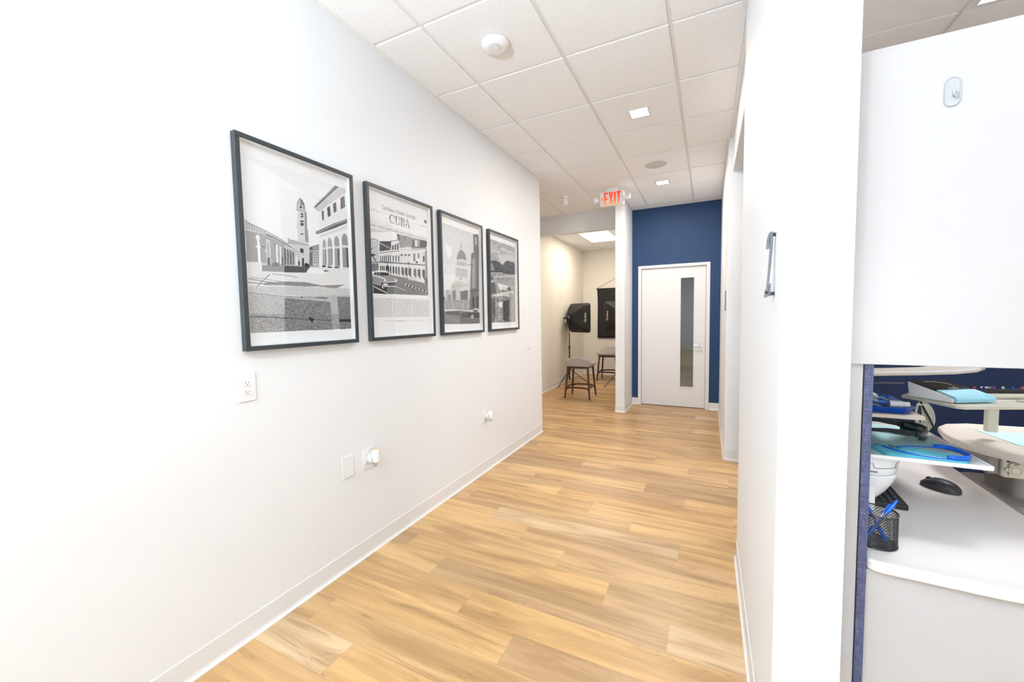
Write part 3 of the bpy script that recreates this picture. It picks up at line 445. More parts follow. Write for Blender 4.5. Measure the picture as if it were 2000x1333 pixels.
# ================================================================ LEFT WALL: outlets, pictures
def plate(name, yc, zc, w_, h_, label, cat, group=None):
    t = empty(name, (XL, yc, zc - h_ / 2), label, cat, group)
    MB().prism(rrect(yc - w_ / 2, yc + w_ / 2, zc - h_ / 2, zc + h_ / 2, .004), XL + .0003, XL + .0055, 0).build('cover_plate', PLAST, t, bev=.002)
    return t
def socket(t, yc, zc):
    s = MB().prism(rrect(yc - .017, yc + .017, zc - .0135, zc + .0135, .011), XL + .005, XL + .0075, 0).build('receptacle', PLAST, t, bev=.0006)
    b = MB(); x = XL + .0072
    b.box(x, x + .0006, yc - .0075, yc - .0055, zc - .001, zc + .007).box(x, x + .0006, yc + .0055, yc + .0072, zc - .001, zc + .006).prism(rrect(yc - .0022, yc + .0022, zc - .009, zc - .0045, .002, 3), x, x + .0006, 0)
    b.build('slots', DARKSLOT, s)
t = plate('wall_outlet', 1.024, 1.102, .074, .118, 'white duplex wall outlet with empty sockets below the cobbled street picture', 'outlet', 'duplex wall outlets')
socket(t, 1.024, 1.122); socket(t, 1.024, 1.083)
t = plate('blank_wall_plate', 1.536, .574, .078, .122, 'blank white wall plate left of the outlet with a plug', 'wall plate')
def plugin(yc, zc, label):
    t = empty('air_freshener', (XL + .008, yc, zc - .03), label, 'air freshener', 'plug-in air fresheners')
    b = MB(); b.prism(rrect(yc - .024, yc + .024, zc - .028, zc + .022, .018), XL + .008, XL + .034, 0); b.build('plug_body', PLAST, t, bev=.006, seg=3)
    Mt = Matrix.Rotation(math.radians(-8), 3, 'Y')
    MB().lathe([(0, -.030), (.019, -.030), (.023, -.022), (.0235, .030), (.021, .036), (.0, .036)], (XL + .050, yc + .008, zc + .008), 24, 2, Mt).build('warmer_housing', PLAST, t, smooth=True)
    MB().lathe([(0, .035), (.018, .035), (.017, .041), (0, .042)], (XL + .050, yc + .008, zc + .008), 20, 2, Mt).build('scent_cap', mat('cream_cap', (.80, .66, .42), .5, bump=.02), t, smooth=True)
    b = MB(); b.tube([(XL + .052 + .010 * math.cos(a), yc - .002, zc - .034 + .010 * math.sin(a)) for a in [PI * (.9 + 1.3 * i / 10) for i in range(11)]], .0045, 8); b.build('dial', mat('grey_dial', (.30, .31, .33), .4, bump=.02), t, smooth=True)
t = plate('wall_outlet', 1.677, .572, .078, .120, 'white duplex wall outlet beside the blank plate, holding the nearer plug-in', 'outlet', 'duplex wall outlets')
socket(t, 1.672, .592); socket(t, 1.672, .552); plugin(1.690, .578, 'white plug-in air freshener with cream cap in the outlet beside the blank plate')
t = plate('wall_outlet', 3.050, .508, .078, .118, 'white duplex wall outlet under the dome picture, holding the farther plug-in', 'outlet', 'duplex wall outlets')
socket(t, 3.045, .528); socket(t, 3.045, .488); plugin(3.062, .508, 'white plug-in air freshener in the outlet nearest the end of the left wall')
t = plate('light_switch', 4.055, 1.092, .100, .120, 'white double rocker light switch at the far end of the left wall', 'light switch')
for s in (-1, 1): MB().box(XL + .005, XL + .009, 4.055 + s * .023 - .016, 4.055 + s * .023 + .016, 1.060, 1.124).build('rocker', PLAST, t, bev=.002)
t = empty('light_switch', (LX, 7.69, 1.72), 'narrow white switch high on the cream alcove wall above the light box', 'light switch')
MB().box(LX + .0005, LX + .006, 7.655, 7.725, 1.72, 1.84).build('cover_plate', PLAST, t, bev=.002); MB().box(LX + .006, LX + .009, 7.675, 7.705, 1.75, 1.81).build('rocker', PLAST, t, bev=.001)

# ---- poster prints painted as pigment on the paper mesh
def paint(ops, W, Hh, seed):
    rs = np.random.RandomState(seed); A = np.full((Hh, W), .955, np.float32)
    uu = (np.arange(W) + .5) / W * 1000; vv = (np.arange(Hh) + .5) / Hh * 1000; U, V = np.meshgrid(uu, vv)
    def inside(p):
        x0, x1, y0, y1 = min(q[0] for q in p), max(q[0] for q in p), min(q[1] for q in p), max(q[1] for q in p)
        i0, i1 = max(0, int(x0 / 1000 * W) - 1), min(W, int(x1 / 1000 * W) + 2); j0, j1 = max(0, int(y0 / 1000 * Hh) - 1), min(Hh, int(y1 / 1000 * Hh) + 2)
        if i1 <= i0 or j1 <= j0: return None
        u = U[j0:j1, i0:i1]; v = V[j0:j1, i0:i1]; M = np.zeros(u.shape, bool); n = len(p)
        for k in range(n):
            (xa, ya), (xb, yb) = p[k], p[(k + 1) % n]
            if ya == yb: continue
            c = ((ya > v) != (yb > v)) & (u < (xb - xa) * (v - ya) / (yb - ya) + xa); M ^= c
        return (slice(j0, j1), slice(i0, i1)), M
    for op in ops:
        k = op[0]; c = op[1]; p = [(c[i], c[i + 1]) for i in range(0, len(c), 2)]
        if k == 'E':
            (xa, ya), (xb, yb) = p; cx, cy, rx, ry = (xa + xb) / 2, (ya + yb) / 2, abs(xb - xa) / 2 + .1, abs(yb - ya) / 2 + .1
            p = [(cx + rx * math.cos(t), cy + ry * math.sin(t)) for t in [2 * PI * i / 20 for i in range(20)]]; k = 'P'
        if k == 'L':
            wd = op[2] / 2.0; asp = 875 / 570
            for (xa, ya), (xb, yb) in zip(p, p[1:]):
                dx, dy = xb - xa, (yb - ya) * asp; l = math.hypot(dx, dy) or 1; nx, ny = -dy / l * wd, dx / l * wd / asp
                r = inside([(xa + nx, ya + ny), (xb + nx, yb + ny), (xb - nx, yb - ny), (xa - nx, ya - ny)])
                if r: A[r[0]][r[1]] = op[3]
            continue
        r = inside(p)
        if not r: continue
        if k == 'P': A[r[0]][r[1]] = op[2]
        else:
            g, amp, sc = op[2:5]; sh = r[1].shape; N_ = np.zeros(sh, np.float32)
            for s_, wt in ((sc * .5, .5), (sc * 1.2, .5)):
                s_ = max(1.0, s_ * W / 1000 * .8); hh, ww = int(sh[0] / s_ * 1.3) + 2, int(sh[1] / s_ * .8) + 2; G = rs.rand(hh, ww).astype(np.float32)
                yi = np.linspace(0, hh - 1.001, sh[0]); xi = np.linspace(0, ww - 1.001, sh[1]); y_, x_ = yi.astype(int), xi.astype(int); fy, fx = (yi - y_)[:, None], (xi - x_)[None]
                N_ += wt * ((G[y_][:, x_] * (1 - fx) + G[y_][:, x_ + 1] * fx) * (1 - fy) + (G[y_ + 1][:, x_] * (1 - fx) + G[y_ + 1][:, x_ + 1] * fx) * fy)
            A[r[0]][r[1]] = np.clip(g + amp * 2.6 * (N_ - .5), .05, .98)[r[1]]
    return A
def pigment():
    m = bpy.data.materials.new('printed_paper'); m.use_nodes = True; nt = m.node_tree; b = nt.nodes['Principled BSDF']; a = nt.nodes.new('ShaderNodeAttribute'); a.attribute_name = 'ink'
    nt.links.new(a.outputs['Color'], b.inputs['Base Color']); b.inputs['Roughness'].default_value = .6; return m
INK = pigment(); INKT = mat('print_ink_black', (.03, .03, .032), .6, bump=.01); INKG = mat('print_ink_grey', (.20, .20, .21), .6, bump=.01); SPACER = mat('white_spacer', (.88, .88, .88), .5, bump=.02)
PGLASS = glass_mat('picture_acrylic', .0)
def picture(y0, y1, ops, seed, W, Hh, label, mir=(.018, .982), top=(.066, .934), warm=0):
    z0, z1 = 1.26, 2.175; f = .020; t = empty('framed_picture', (XL, (y0 + y1) / 2, z0), label, 'framed picture', 'black framed pictures in a row on the left wall')
    b = MB(); xa, xb = XL + .001, -1.752
    b.box(xa, xb, y0, y1, z0, z0 + f).box(xa, xb, y0, y1, z1 - f, z1).box(xa, xb, y0, y0 + f, z0 + f, z1 - f).box(xa, xb, y1 - f, y1, z0 + f, z1 - f); b.build('frame', BLACKF, t, bev=.0012, seg=1)
    b = MB(); e = .004; i0, i1, j0, j1 = y0 + f, y1 - f, z0 + f, z1 - f
    xc, xd = -1.7765, -1.7575
    b.box(xc, xd, i0, i0 + e, j0, j1).box(xc, xd, i1 - e, i1, j0, j1).box(xc, xd, i0 + e, i1 - e, j0, j0 + e).box(xc, xd, i0 + e, i1 - e, j1 - e, j1); b.build('spacer', SPACER, t)
    MB().box(-1.7570, -1.7555, i0, i1, j0, j1).build('glazing', PGLASS, t)
    A = paint(ops, W, Hh, seed); A[:, :int(mir[0] * W)] = .955; A[:, int(mir[1] * W):] = .955; A[:int(top[0] * Hh)] = .955; A[int(top[1] * Hh):] = .955
    x = -1.7772; Yv = np.linspace(i0, i1, W); Zv = np.linspace(j0, j1, Hh); YY, ZZ = np.meshgrid(Yv, Zv); off = Vector((XL, (y0 + y1) / 2, z0))
    co = np.stack([np.full(YY.size, x - off.x), YY.ravel() - off.y, ZZ.ravel() - off.z], 1).astype(np.float32)
    ii = np.arange(W * Hh).reshape(Hh, W); q = np.stack([ii[:-1, :-1], ii[:-1, 1:], ii[1:, 1:], ii[1:, :-1]], -1).reshape(-1, 4)
    me = bpy.data.meshes.new('print'); me.vertices.add(len(co)); me.vertices.foreach_set('co', co.ravel()); me.loops.add(q.size); me.loops.foreach_set('vertex_index', q.ravel().astype(np.int32))
    me.polygons.add(len(q)); me.polygons.foreach_set('loop_start', np.arange(0, q.size, 4, dtype=np.int32)); me.update(calc_edges=True); me.validate()
    at = me.color_attributes.new('ink', 'FLOAT_COLOR', 'POINT'); g = (A.ravel() ** 2.3) * .96; at.data.foreach_set('color', np.stack([g * (1 + .01 * warm), g, g * (1 - .01 * warm), np.ones_like(g)], 1).ravel().astype(np.float32))
    me.materials.append(INK); o = bpy.data.objects.new('print', me); C.objects.link(o); o.parent = t
    return t, o, i0, j0
picture(1.015, 1.625, ART1, 1, 440, 670, 'framed black and white print of a cobbled street with a bell tower, leftmost of four')
t2, p2, i0, j0 = picture(1.72, 2.33, ART2, 2, 360, 560, 'framed newspaper style poster headed CUBA with a vintage car')
picture(2.417, 3.027, ART3, 3, 300, 460, 'framed black and white print of a domed capitol building with old cars')
picture(3.138, 3.748, ART4, 4, 300, 460, 'framed black and white print of rocky hills over a valley, rightmost of four')
def PM(u, v): # picture plane: text x -> +Y, text y -> +Z
    return Matrix(((0, 0, 1, -1.7768), (1, 0, 0, i0 + u * .57), (0, 1, 0, j0 + v * .875), (0, 0, 0, 1)))
text('masthead', 'Caribbean Weekly Spotlight', .036, INKG, p2, PM(.214, .884), .313)
text('subheading', 'WHERE TIMELESS CHARM LINGERS, DANCE TO VIBRANT RHYTHMS OF LIFE', .020, INKG, p2, PM(.03, .747), .530)
for sl in [('VOL. 07   No. 8', .017, .852 * .875, .013, .085), ('For the Love of Adventure', .215, .850 * .875, .010, .12), ('SPECIAL EDITION', .475, .848 * .875, .010, .07), ('Remember me for Travel', .220, .104 * .875, .010, .10), ('*', .19, .100 * .875, .014, .008), ('*', .345, .100 * .875, .014, .008)]: text('small_print', '', .01, INKG, p2, PM(0, 0), lines=[sl])
def cuba():
    b = MB(); x = -1.7769; Z0 = j0 + .805 * .875; h = .052; Y0 = i0 + .322 * .57
    def P_(pts): b.prism([(Y0 + a, Z0 + c) for a, c in pts], x, x + .0006, 0)
    def arc(cx, cy, rx, ry, a0, a1, t0, t1, n=22):
        for i in range(n):
            u0, u1 = i / n, (i + 1) / n; A0, A1 = math.radians(a0 + (a1 - a0) * u0), math.radians(a0 + (a1 - a0) * u1)
            w0 = t0 + (t1 - t0) * math.sin(PI * u0); w1 = t0 + (t1 - t0) * math.sin(PI * u1)
            P_([(cx + rx * math.cos(A0), cy + ry * math.sin(A0)), (cx + rx * math.cos(A1), cy + ry * math.sin(A1)), (cx + (rx - w1) * math.cos(A1), cy + (ry - w1 * .6) * math.sin(A1)), (cx + (rx - w0) * math.cos(A0), cy + (ry - w0 * .6) * math.sin(A0))])
    arc(.025, .026, .025, .0265, 48, 312, .0018, .0068); P_([(.0395, .033), (.0415, .033), (.0425, .050), (.0405, .050)]); P_([(.0395, .002), (.042, .006), (.044, .014), (.042, .015)])
    ox = .050; P_([(ox + .006, .018), (ox + .012, .018), (ox + .012, .051), (ox + .006, .051)]); P_([(ox + .0375, .018), (ox + .0395, .018), (ox + .0395, .051), (ox + .0375, .051)])
    arc(ox + .0228, .018, .0168, .019, 180, 360, .0022, .0040); P_([(ox, .0495), (ox + .018, .0495), (ox + .018, .0515), (ox, .0515)]); P_([(ox + .031, .0495), (ox + .046, .0495), (ox + .046, .0515), (ox + .031, .0515)])
    ox = .100; P_([(ox + .005, 0), (ox + .011, 0), (ox + .011, .0515), (ox + .005, .0515)]); P_([(ox, 0), (ox + .022, 0), (ox + .022, .002), (ox, .002)]); P_([(ox, .0495), (ox + .022, .0495), (ox + .022, .0515), (ox, .0515)])
    P_([(ox + .008, .026), (ox + .022, .026), (ox + .022, .0280), (ox + .008, .0280)]); arc(ox + .020, .0388, .0145, .0127, -90, 90, .0020, .0055, 14); arc(ox + .021, .0138, .0172, .0138, -90, 90, .0020, .0060, 14)
    ox = .142; P_([(ox + .0215, .052), (ox + .0245, .052), (ox + .0425, 0), (ox + .0355, 0)]); P_([(ox + .0215, .052), (ox + .0230, .047), (ox + .0078, 0), (ox + .0055, 0)]); P_([(ox + .012, .0165), (ox + .034, .0165), (ox + .034, .0185), (ox + .012, .0185)])
    P_([(ox, 0), (ox + .014, 0), (ox + .014, .002), (ox, .002)]); P_([(ox + .031, 0), (ox + .049, 0), (ox + .049, .002), (ox + .031, .002)])
    b.build('headline', INKT, p2)
cuba()
COLS = [['Cuba  is  known  to  geography', 'lovers is a diverse destination that', 'encompasses stunning landscapes,', 'from the tobacco fields of Vinales', 'to the lush forests and waterfalls of', 'Topes de Collantes, nature lovers', 'will be captivated by the country\'s', 'natural beauty. Explore the mountain', 'mountains gorgeous or take a hike', 'in the stunning Sierra Maestra', 'mountain range. Cuba\'s history is', 'rich and captivating, with its colonial'],
        ['architecture providing a glimpse into', 'its past. Wander through the charming', 'streets of Old Havana, a UNESCO', 'World Heritage site, where beautifully', 'preserved buildings, colorful facades', 'and elegant plazas depict the city\'s', 'enchanting architectural heritage.', 'Delve into the revolutionary spirit', 'of Cuba in the Museum of the', 'Revolution, which showcases artifacts', 'and exhibits relating to the country\'s', 'struggle for independence. Santa'],
        ['the former home, Finca', 'Vigia, is also a must-visit, offering', 'insights into the life and works of', 'the renowned American writer. Visit', 'the picturesque town of Cienfuegos,', 'known as the Pearl of the South', 'with its French-inspired architecture', 'and charming seaside plazas', 'before the evening. Beach Havana', 'later and discover the city\'s rich', 'musical heritage, expressed through', 'vibrant performances and festivals']]
LN = []
for ci, (u0, u1) in enumerate(((.022, .316), (.334, .636), (.655, .960))):
    for li, s in enumerate(COLS[ci]): LN.append((s, u0 * .57, (.264 - li * .0114) * .875, .0105, (u1 - u0) * .57))
text('body_text', '', .01, INKG, p2, PM(0, 0), lines=LN)
# ================================================================ ALCOVE: stools, light boxes, backdrop
def stool(x, y, rz, label):
    t = empty('counter_stool', (x, y, 0), label, 'stool', 'saddle seat stools in the photo alcove', rz)
    def top(u, v):
        a, c = u * 2 - 1, v * 2 - 1; rr = 1 - .10 * (abs(a) ** 3) * (abs(c) ** 3)
        z = .600 + .118 * math.exp(-((c + 1.0) / .62) ** 2) * max(0, 1 - a * a) ** .8 + .012 * a * a - .012 * (1 - a * a) * (1 - c * c)
        z -= .030 * (max(abs(a), abs(c)) ** 10)
        return (.245 * a * rr, .225 * c * rr, z)
    n = 20; b = MB(); P = [top(i / n, j / n) for j in range(n + 1) for i in range(n + 1)]
    Q = [(p[0] * .93, p[1] * .93, .545) for p in P]; k = len(P); F = []
    for j in range(n):
        for i in range(n):
            q = (j * (n + 1) + i, j * (n + 1) + i + 1, (j + 1) * (n + 1) + i + 1, (j + 1) * (n + 1) + i); F.append(q); F.append(tuple(e + k for e in q[::-1]))
    ed = [i for i in range(n + 1)] + [j * (n + 1) + n for j in range(1, n + 1)] + [n * (n + 1) + i for i in range(n - 1, -1, -1)] + [j * (n + 1) for j in range(n - 1, 0, -1)]
    for i in range(len(ed)): a_, b_ = ed[i], ed[(i + 1) % len(ed)]; F.append((a_, a_ + k, b_ + k, b_))
    b.add(P + Q, F); b.build('seat', SEATF, t, smooth=True, local=True)
    b = MB()
    for s in (-1, 1): b.bar((-.165, s * .165, .525), (.165, s * .165, .525), .045, .020, side=(0, 0, 1)).bar((s * .165, -.165, .525), (s * .165, .165, .525), .045, .020, side=(0, 0, 1))
    b.build('apron', WALNUT, t, local=True, bev=.003)
    for sx in (-1, 1):
        for sy in (-1, 1):
            MB().bar((sx * .212, sy * .218, 0), (sx * .168, sy * .170, .545), .026, .026, .034, .034, side=(1, 0, 0)).build('leg', WALNUT, t, local=True, bev=.006)
    for s in (-1, 1):
        zc = .185
        b = MB(); pts = []
        for i in range(13):
            a = -1 + i / 6; pts.append((a * .19, zc + .014 - .018 * abs(a) ** 4))
        for i in range(13):
            a = 1 - i / 6; pts.append((a * .19, zc - .014 - .034 * abs(a) ** 6))
        b.prism(pts, s * .196 - .008, s * .196 + .008, 1); b.build('stretcher', WALNUT, t, local=True, bev=.002)
        b = MB(); b.prism(pts, s * .192 - .008, s * .192 + .008, 0); b.build('stretcher', WALNUT, t, local=True, bev=.002)
    return t
stool(-1.952, 6.612, math.radians(1), 'wooden stool with grey saddle seat standing in front, near the hall')
stool(-1.90, 8.60, math.radians(180), 'wooden stool with grey saddle seat at the back, under the black backdrop')
def softbox(x, y, zc, ang, logo_side, label, lx, ly):
    """ang: direction (deg) the open front faces, measured from +X"""
    t = empty('softbox_light', (x, y, 0), label, 'studio light', 'black softboxes on light stands')
    d = Vector((math.cos(math.radians(ang)), math.sin(math.radians(ang)), 0)); sx = Vector((-d.y, d.x, 0)); ring = Vector((lx, ly, zc))
    fc = ring + d * .28; hs = .298; n = 12
    def rim(u, v, bulge=1): # rounded square front
        return fc + sx * hs * u + Vector((0, 0, 1)) * hs * v
    pr = rrect(-hs, hs, -hs, hs, .055, 5); m = len(pr); rr = rrect(-.055, .055, -.055, .055, .030, 5); K = 8; P = []; F = []
    for k in range(K + 1):
        s = k / K; e = s ** .85
        for i in range(m):
            a = rr[i][0] * (1 - e) + pr[i][0] * e; c = rr[i][1] * (1 - e) + pr[i][1] * e
            dep = .28 * s; bow = 1 + .06 * math.sin(PI * s)
            # fabric panels sag between the four rods
            mid = 1 - abs(abs(a) - abs(c)) / (max(abs(a), abs(c)) + 1e-6); sag = .035 * (1 - mid) * math.sin(PI * s)
            P.append(ring + d * (dep + sag) + sx * a * bow + Vector((0, 0, c * bow)))
    for k in range(K):
        for i in range(m): j = (i + 1) % m; F.append((k * m + i, k * m + j, (k + 1) * m + j, (k + 1) * m + i))
    k = len(P); P += [p + d * .035 for p in P[-m:]]; F += [(K * m + i, K * m + (i + 1) % m, k + (i + 1) % m, k + i) for i in range(m)]
    b = MB(); b.add(P, F); sh = b.build('fabric_shell', BLACKC, t, solid=.004, smooth=True)
    b = MB(); b.add([p - d * .006 for p in P[-m:]], [tuple(range(m))]); b.build('front_diffuser', mat('softbox_diffuser', (.8, .8, .8), .8, bump=.1), t, solid=.002)
    b = MB(); R3 = Matrix((sx, Vector((0, 0, 1)).cross(Vector((0, 0, 1))) if False else Vector((0, 0, 1)), d)).transposed()
    b.lathe([(0, -.05), (.045, -.05), (.05, -.02), (.055, .02), (0, .02)], ring, 20, 2, R3); b.build('speed_ring', GREYP, t, smooth=True)
    b = MB(); b.lathe([(0, -.12), (.022, -.118), (.024, -.05), (0, -.05)], ring, 16, 2, R3); b.build('flash_head', BLACKP, t, smooth=True); b = MB(); b.lathe([(0, -.03), (.011, -.03), (.011, .03), (0, .03)], ring - d * .08 + Vector((0, 0, -.05)), 10, 2); b.build('tilt_bracket', CHROME2, t, smooth=True)
    # brand lettering along the rim
    R = math.radians
    q = logo_side; o = ring + d * .235 + sx * q * .238; nrm = (-d * .62 + sx * q * .78).normalized(); upv = (-q) * 0
    tx = Vector((0, 0, 1)); ty = nrm.cross(tx).normalized()
    M = Matrix((tx, ty, nrm)).transposed().to_4x4(); M.translation = o + nrm * .052 - tx * .085 - ty * .012
    text('logo_lettering', 'Godox', .062, mat('white_print', (.8, .8, .8), .6, bump=.01), sh, M, .19)
    b = MB(); px, py = x, y
    b.tube([(px, py, .09), (px, py, .76)], .013, 12).tube([(px, py, .74), (px, py, 1.05)], .010, 12).tube([(px, py, 1.05), (px + (lx - px) * .9, py + (ly - py) * .9, zc - .05)], .008, 10); b.build('pole', BLACKP, t, smooth=True)
    for cz_ in (.75, .30): MB().lathe([(0, -.02), (.020, -.02), (.020, .03), (0, .03)], (px, py, cz_), 14).build('collar', BLACKP, t)
    for a, LR in (LEGS[0] if q < 0 else LEGS[1]):
        ca, sa = math.cos(R(a)), math.sin(R(a)); b = MB(); b.tube([(px + .02 * ca, py + .02 * sa, .31), (px + LR * ca, py + LR * sa, .012)], .008, 8).tube([(px, py, .10), (px + .20 * ca, py + .20 * sa, .165)], .005, 6)
        lg = b.build('leg', BLACKP, t, smooth=True); MB().tube([(px + (LR - .015) * ca, py + (LR - .015) * sa, .022), (px + (LR + .012) * ca, py + (LR + .012) * sa, .008)], .0095, 8).build('rubber_foot', GREYP, lg)
    return t
LEGS = [((-104, .40), (40, .40), (117, .34)), ((-123, .42), (-38, .36), (78, .36))]
softbox(-2.505, 7.72, 1.345, 57, -1, 'black softbox on a stand at the left, by the cream wall', -2.53, 7.76)
softbox(-1.55, 8.00, 1.375, 123, 1, 'black softbox on a stand half hidden behind the white partition end', -1.47, 8.04)
t = empty('fabric_backdrop', (-1.83, 9.33, .86), 'black fabric backdrop hanging from a cord on the alcove back wall', 'backdrop')
def bd(u, v): return (-2.335 + u * 1.01 + .006 * math.sin(v * 5) + .018 * v * (.5 - u), 9.325 + .004 * math.sin(u * 14 + v * 3), 2.01 - v * 1.15)
MB().grid(bd, 24, 20).build('cloth', BLACKC, t, smooth=True, solid=.003, fix=False)
MB().tube([(-2.36, 9.325, 2.012), (-1.30, 9.325, 2.012)], .009, 10).build('top_rod', BLACKP, t); MB().tube([(-2.32, 9.325, .862), (-1.34, 9.325, .862)], .007, 8).build('bottom_rod', BLACKP, t)
MB().tube([(-2.35, 9.33, 2.018), (-1.83, 9.335, 2.285), (-1.31, 9.33, 2.018)], .0032, 6).build('cord', mat('grey_cord', (.25, .23, .21), .7, bump=.02), t)
# adhesive hook on the far door
t = empty('adhesive_hook', (-.512, YF + .02, 1.86), 'tiny white adhesive hook stuck high on the far door', 'hook', 'adhesive hooks')
MB().prism(rrect(-.520, -.504, 1.86, 1.90, .007), YF + .0221, YF + .0199, 1).build('adhesive_plate', PLAST, t); MB().tube([(-.512, YF + .0198, 1.884), (-.512, YF + .010, 1.870), (-.512, YF + .004, 1.872), (-.512, YF + .004, 1.880)], .003, 8).build('hook_arm', PLAST, t, smooth=True)

# ================================================================ RIGHT SIDE
# toothbrush shaped pull on the wall end
t = empty('toothbrush_wall_hook', (XR, 1.30, 1.43), 'metal toothbrush shaped hook mounted on the white wall end', 'wall hook')
hx = lambda px: .162 - (1517.5 - px) * .00122
hz = lambda py: 1.605 - (py - 455) * .001384
def hp(pts): return [(hx(a), hz(c)) for a, c in pts]
MB().prism(hp([(1505.5, 455), (1508, 452.5), (1511, 454), (1512.2, 464), (1511.6, 485), (1510, 510), (1507.5, 540), (1505, 566), (1501.5, 566), (1503.6, 540), (1505.8, 510), (1507, 485), (1506.5, 468)]), 1.290, 1.303, 1).build('brush_handle', CHROME, t, bev=.001)
MB().prism(hp([(1506.5, 453), (1508, 456), (1505.6, 470), (1505, 486.5), (1500.2, 486.5), (1501, 469), (1504.2, 456)]), 1.289, 1.304, 1).build('hook_flange', CHROME, t, bev=.0008)
MB().prism(hp([(1499.8, 565), (1505.4, 565), (1505.4, 580), (1498.4, 582)]), 1.286, 1.307, 1).build('brush_head', CHROME, t, bev=.001)
b = MB()
for i in range(8):
    z = hz(554 + i * 3.2); b.box(hx(1505.4), hx(1509.6), 1.288, 1.305, z - .0036, z)
b.build('bristles', CHROME, t)
for py in (459, 574): MB().tube([(XR - .0002, 1.2965, hz(py)), (hx(1508), 1.2965, hz(py))], .0050, 16).build('mounting_post', GREYP, t)
MB().lathe([(0, 0), (.0042, 0), (.0042, .001), (0, .001)], (hx(1502), 1.2850, hz(572)), 14, 1).build('set_screw', DARKSLOT, t)

YP = 1.265
slab_c = MB().box(.303, 1.60, YP, YP + .33, 1.258, 2.0)
t = empty('upper_cabinet', (.95, YP, 1.258), 'large plain white upper cabinet panel above the desk', 'cabinet')
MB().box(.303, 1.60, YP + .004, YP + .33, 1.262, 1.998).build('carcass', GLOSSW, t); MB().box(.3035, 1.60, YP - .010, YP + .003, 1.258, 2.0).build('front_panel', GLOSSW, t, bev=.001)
HOOKM = mat('clear_hook_plastic', (.40, .412, .42), .12, bump=.01)
CLEAR = mat('clear_plastic', (.95, .97, .98), .08, trans=1, ior=1.45)
t = empty('adhesive_hook', (.480, YP - .010, 1.840), 'clear oval adhesive hook on the white upper cabinet', 'hook', 'adhesive hooks')
def cap(x0, x1, z0, z1, ya, yb, r): return MB().prism(rrect(x0, x1, z0, z1, r, 10), ya, yb, 1)
cap(.4665, .4935, 1.838, 1.902, YP - .0125, YP - .0103, .0134).build('adhesive_plate', HOOKM, t, bev=.0008)
MB().tube([(.480 + .0122 * math.cos(a), YP - .0128, 1.870 + (.018 if math.sin(a) > 0 else -.018) + .0122 * math.sin(a)) for a in [2 * PI * i / 40 for i in range(40)]], .0012, 6, True).build('raised_rim', HOOKM, t)
MB().tube([(.481, YP - .0125, 1.878), (.482, YP - .0135, 1.862), (.483, YP - .020, 1.857), (.4845, YP - .0235, 1.864)], .0024, 8).build('hook_arm', HOOKM, t, smooth=True)
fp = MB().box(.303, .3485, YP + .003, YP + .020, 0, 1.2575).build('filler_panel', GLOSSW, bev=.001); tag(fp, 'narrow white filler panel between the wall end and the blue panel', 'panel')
sp = MB().box(.3500, .3680, YP, YP + 1.35, 0, 1.2575).build('side_panel', STRIP, bev=.0008); tag(sp, 'tall blue woven laminate panel edge at the left of the desk', 'panel')
MB().box(.3493, .3500, YP - .001, YP + .02, 0, 1.2575).build('edge_bead', GREYP, sp)
# desk with bullnosed speckled top
CT = .76
t = empty('desk', (.9, YP, 0), 'white desk with a beige speckled countertop beside the blue panel', 'desk')
b = MB(); pts = rrect(.3685, 1.60, YP - .008, YP + 1.42, [.01, .01, .01, .022]); pts = [(.3685, YP + .022), (.372, YP + .008), (.382, YP - .002), (.40, YP - .008), (1.60, YP - .008), (1.60, YP + .040), (.862, YP + .040), (.872, YP + .30), (.905, YP + 1.42), (.3685, YP + 1.42)]
pts = [(.3685, YP + .030), (.372, YP + .010), (.384, YP + .002), (.40, YP - .002), (.60, YP - .010), (.80, YP - .004), (.853, YP + .02), (.858, YP + .06), (.868, YP + .35), (.905, YP + 1.42), (.3685, YP + 1.42)]
b.prism(pts, CT - .030, CT, 2); b.build('countertop', COUNTER, t, bev=.007, seg=4)
MB().box(.3685, .846, YP + .014, YP + .032, 0, CT - .0305).build('front_panel', GLOSSW, t); MB().box(.828, .846, YP + .033, YP + .5, 0, CT - .0305).build('inner_panel', GLOSSW, t)
# mouse
def mouse():
    cx, cy, a = .738, 1.882, math.atan2(-.070, .076); t = empty('computer_mouse', (cx, cy, CT), 'black wireless mouse on the beige countertop', 'computer mouse', rz=a)
    def f(u, v):
        th = 2 * PI * u; ph = PI / 2 * v; r = (math.cos(ph)) ** .55; L = .053; W = .030
        x = L * r * math.cos(th); y = W * r * (abs(math.sin(th)) ** .85) * (1 if math.sin(th) > 0 else -1) * (1 + .12 * math.cos(th)); z = .003 + (.034 if x > 0 else .034 - .010 * (x / L) ** 2) * math.sin(ph) ** .8 * (1 - .25 * (abs(x) / L) ** 2)
        return (x, y, z)
    MB().grid(f, 40, 12).build('shell', GREYP, t, smooth=True, local=True, fix=True)
    b = MB(); b.prism([(.0525 * math.cos(q), .0295 * (abs(math.sin(q)) ** .85) * (1 if math.sin(q) > 0 else -1) * (1 + .12 * math.cos(q))) for q in [2 * PI * i / 36 for i in range(36)]], .0004, .012, 2); b.build('skirt', BLACKP, t, local=True)
    MB().lathe([(0, -.004), (.0075, -.004), (.0082, 0), (.0075, .004), (0, .004)], (-.030, 0, .0262), 20, 1).build('scroll_wheel', BLACKP, t, smooth=True, local=True)
mouse()
